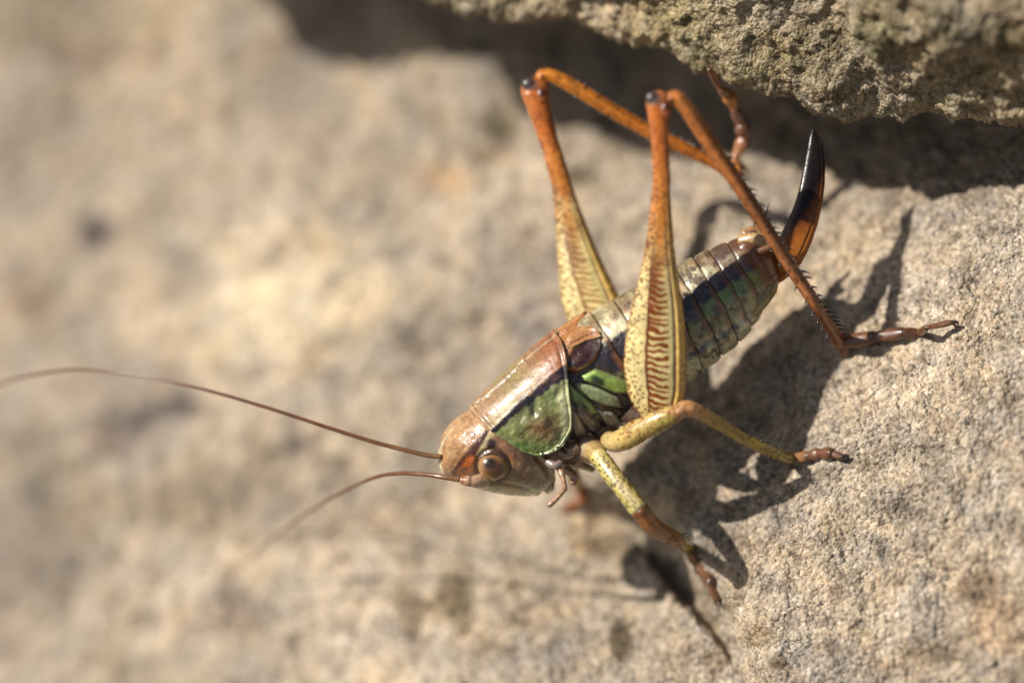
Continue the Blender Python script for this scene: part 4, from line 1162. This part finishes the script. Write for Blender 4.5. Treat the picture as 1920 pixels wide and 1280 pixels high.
# ---- middle leg
ellipsoid("coxa", 1140, 818, .04, 28, 22, 18, lambda P, ez: flat_paint((128, 92, 66), .3)(P), MAT_SHELL, None, .3)
tube("trochanter", [(1132, 820, .04), (1152, 828, .15), (1174, 821, .20)], [(0, 30), (.5, 38), (1, 43)], lambda P: (flat_paint((204, 176, 118), .25)(P), P.mix(smooth(.55, .1, P.t), (120, 84, 60))), MAT_SHELL, None, 24, 24)
def mf_paint(P):
    P.C[:] = hue(lin((210, 180, 110), P.k)); P.mix(.75 * smooth(.25, .9, -P.a), (208, 172, 44)); P.mix(.6 * smooth(.55, .9, P.t) * smooth(.7, -.3, P.a), (178, 178, 62))
    leg_spots(P, 120, 2.0, (104, 62, 22)); leg_spots(P, 50, 2.2, (160, 90, 36)); P.mix(.8 * smooth(.93, .99, P.t), (168, 108, 70)); P.grain(.12, .12, 4)
tube("middle_femur", [(1168, 824, .20), (1200, 806, .26), (1240, 786, .31), (1268, 774, .33)], [(0, 42), (.2, 46), (.6, 42), (.9, 38), (1, 34)], mf_paint, MAT_LEG, None, 150, 80)
zm = rock_at(1484, 860)
tib_m = [(1272, 772, .34), (1286, 766, .34), (1305, 771, .33), (1345, 792, .27), (1395, 822, .18), (1440, 844, .10), (1486, 860, zm + .045)]
def mt_paint(P):
    P.C[:] = hue(lin((190, 138, 92), P.k)); P.mix(smooth(.08, .3, P.t), (172, 142, 60)); P.mix(.7 * smooth(.5, .8, P.t), (168, 158, 62)); P.mix(.6 * smooth(.94, 1, P.t), (130, 80, 42))
    leg_spots(P, 90, 1.8, (88, 64, 24)); P.grain(.12, .15, 4)
mtb = tube("middle_tibia", tib_m, [(0, 28), (.06, 30), (.15, 25), (.4, 21), (.8, 20), (1, 22)], mt_paint, MAT_LEG, None, 220, 44, relief=lambda t, th: 1.3 * np.cos(4 * th))
spines(spine_items(tib_m, 34, 11, -1, .5, .35, .98, 1.5, widths=20) + spine_items(tib_m, 34, 11, 1, .5, .45, .97, 1.5, widths=20), mtb)
m1 = rock_at(1520, 856); m2 = rock_at(1555, 854); m3 = rock_at(1585, 858)
tarsus("middle_tarsus", [(1482, 860, zm + .045), (1516, 855, m1 + .045), (1536, 850, m1 + .045), (1560, 850, m2 + .05), (1580, 856, m3 + .045)],
       [(20, 19), (20, 22), (22, 22), (14, 11)], [(140, 96, 62), (124, 82, 54), (108, 70, 48), (94, 60, 44)],
       [([(1578, 854, m3 + .045), (1588, 854, m3 + .045), (1593, 862, m3 + .01)], 7), ([(1576, 858, m3 + .04), (1582, 863, m3 + .03), (1588, 868, m3 + .0)], 6)])
# the far middle leg behind the body
zq = rock_at(1236, 690)
tube("middle_femur", [(1140, 790, -.22), (1170, 730, -.36), (1200, 690, -.44)], [(0, 38), (1, 32)], mf_paint, MAT_LEG, None, 60, 40)
tube("middle_tibia", [(1200, 690, -.44), (1220, 690, -.55), (1236, 694, zq + .05)], [(0, 26), (1, 20)], mt_paint, MAT_LEG, None, 60, 30)
tarsus("middle_tarsus", [(1236, 694, zq + .05), (1256, 690, rock_at(1256, 690) + .04), (1276, 684, rock_at(1276, 684) + .03)], [(18, 18), (16, 12)], [(140, 84, 58)], [])

# ---- tail: subgenital plate, cercus, ovipositor
tube("subgenital_plate", [(1396, 586, -.02), (1420, 562, .0), (1440, 542, .0), (1452, 526, .0)], [(0, 44), (.5, 42), (.85, 32), (1, 18)], lambda P: (flat_paint((150, 132, 82), .2)(P), P.mix(.7 * smooth(.1, .8, P.a), (120, 84, 40))), MAT_SHELL, None, 50, 40)
tube("tail_plate", [(1398, 464, .0), (1420, 492, .0), (1440, 524, .0)], [(0, 60), (.5, 72), (1, 44)], lambda P: (flat_paint((132, 78, 36), .2)(P), P.mix(.6 * smooth(.2, -.8, P.t * 2 - 1), (100, 74, 58))), MAT_SHELL, None, 40, 40)
tube("tail_plate", [(1392, 452, .02), (1418, 448, .05), (1432, 460, .05)], [(0, 26), (.5, 24), (1, 18)], flat_paint((192, 158, 112), .25), MAT_SHELL, None, 40, 30)
tube("tail_plate", [(1396, 440, -.06), (1416, 432, -.08), (1430, 440, -.08)], [(0, 20), (1, 18)], flat_paint((176, 132, 92), .25), MAT_SHELL, None, 40, 30)
cer_p = lambda P: (flat_paint((120, 78, 52), .2)(P), P.mix(smooth(.35, .6, P.t), (40, 28, 28)))
tube("cercus", [(1412, 440, -.10), (1426, 416, -.10), (1434, 400, -.09), (1442, 381, -.08)], [(0, 17), (.4, 14), (.65, 11), (.8, 5), (1, 1.5)], cer_p, MAT_DARK, None, 50, 20)
tube("cercus", [(1424, 470, .12), (1446, 462, .13), (1462, 446, .12), (1470, 436, .12)], [(0, 16), (.5, 12), (.8, 6), (1, 2)], cer_p, MAT_DARK, None, 50, 20)
def ovi_paint(P):
    P.C[:] = hue(lin((30, 20, 18), P.k))
    k = np.interp(P.t, [0, .15, .35, .5, .7, 1], [1.3, 1.1, .5, -.05, -.6, -1.6])
    P.mix(smooth(-.75, .75, P.a + 1.25 * k - .3 + .1 * P.n(.05, 2)), (172, 98, 38))
    P.mix(.5 * smooth(-.1, .6, P.a + k - .6), (190, 116, 46))
    P.mix(.85 * smooth(.05, .01, np.abs(P.a - .62)) * smooth(.85, .6, P.t), (58, 26, 12))
    P.mix(.5 * smooth(.8, .98, P.a) * smooth(.5, .9, P.t), (90, 46, 24))
    P.grain(.12, .18, 4)
ov_L = [(1408, 505), (1436, 482), (1458, 452), (1464, 439), (1483, 400), (1497, 359), (1508, 308), (1517, 262), (1522, 246), (1525, 240)]
ov_R = [(1424, 548), (1456, 534), (1484, 514), (1506, 488), (1525, 446), (1538, 402), (1545, 359), (1547, 312), (1541, 268), (1527, 240)]
ribbon("ovipositor", ov_L, ov_R, [(0, -.10), (.2, .0), (.4, .02), (1, -.02)], [(0, .5), (.3, .42), (.8, .36), (1, .5)], ovi_paint, MAT_BLADE, None, 240, 90, 2.0,
       lambda P: -2.0 * np.exp(-((P.a - .62) / .05) ** 2) * np.maximum(P.front, 0) + .2 * P.n(.1, 3))
# tip teeth of the ovipositor
it = []
for k in range(9):
    t = k / 8; x = 1523 - 7 * t * 1.2; y = 244 + 34 * t
    tube("", [(x + 2, y + 1, -.02), (x - 3, y - 3, -.02)], [(0, 3.4), (1, .6)], flat_paint((26, 18, 16), .1), None, None, 5, 6, add_to=it)
joined("tooth_row", it, MAT_DARK, None, "stuff")

# ---- short bristles on legs and body
def bristles(name, paths, count, ln, parent=None, c=(170, 130, 80)):
    V = []; Q = []; C = []; o_ = 0
    for (path, wid) in paths:
        Cc = spline(path, 120)
        for _ in range(count):
            i = random.randint(3, 116); th = random.uniform(0, 2 * math.pi)
            T = Cc[i + 1] - Cc[i - 1]; T = np.array([T[0], -T[1], T[2] * 400]); T /= np.linalg.norm(T)
            N1 = np.cross([0, 0, 1], T); N1 /= np.linalg.norm(N1); N2 = np.cross(T, N1)
            nd = math.cos(th) * N1 + math.sin(th) * N2
            p = lat(Cc[i, 0], Cc[i, 1], Cc[i, 2]) + nd * (wid / 2 - .5) / 400
            tip = p + (nd * .8 + T * .6) * ln * random.uniform(.6, 1.2) / 400
            sd_ = np.cross(nd, T) * .55 / 400; sd2 = T * .55 / 400
            V += [p + sd_, p - sd_ * .5 + sd2, p - sd_ * .5 - sd2, tip]
            Q += [(o_, o_ + 1, o_ + 3), (o_ + 1, o_ + 2, o_ + 3), (o_ + 2, o_, o_ + 3)]; o_ += 4
            C += [lin(c, .8)] * 4
    me = build_mesh(name, finish(np.array(V)), np.array(Q), np.array(C))
    ob = part(name, me, MAT_HAIR, parent); ob["kind"] = "stuff"
    return ob
bristles("bristles", [(tib_m, 20), (tib_fore, 26), ([(1168, 824, .20), (1200, 806, .26), (1240, 786, .31), (1268, 774, .33)], 42)], 170, 7)
bristles("bristles", [(tib_n, 24), (tib_f, 24), ([(1124, 856, .15), (1150, 892, .17), (1176, 925, .17), (1196, 952, .16)], 35)], 90, 5)
bristles("bristles", [([(1214, 240, .36), (1222, 340, .35), (1208, 470, .33), (1176, 620, .3)], 6), ([(990, 215, -.3), (1026, 321, -.33), (1042, 420, -.35), (1046, 510, -.36)], 6)], 80, 5)
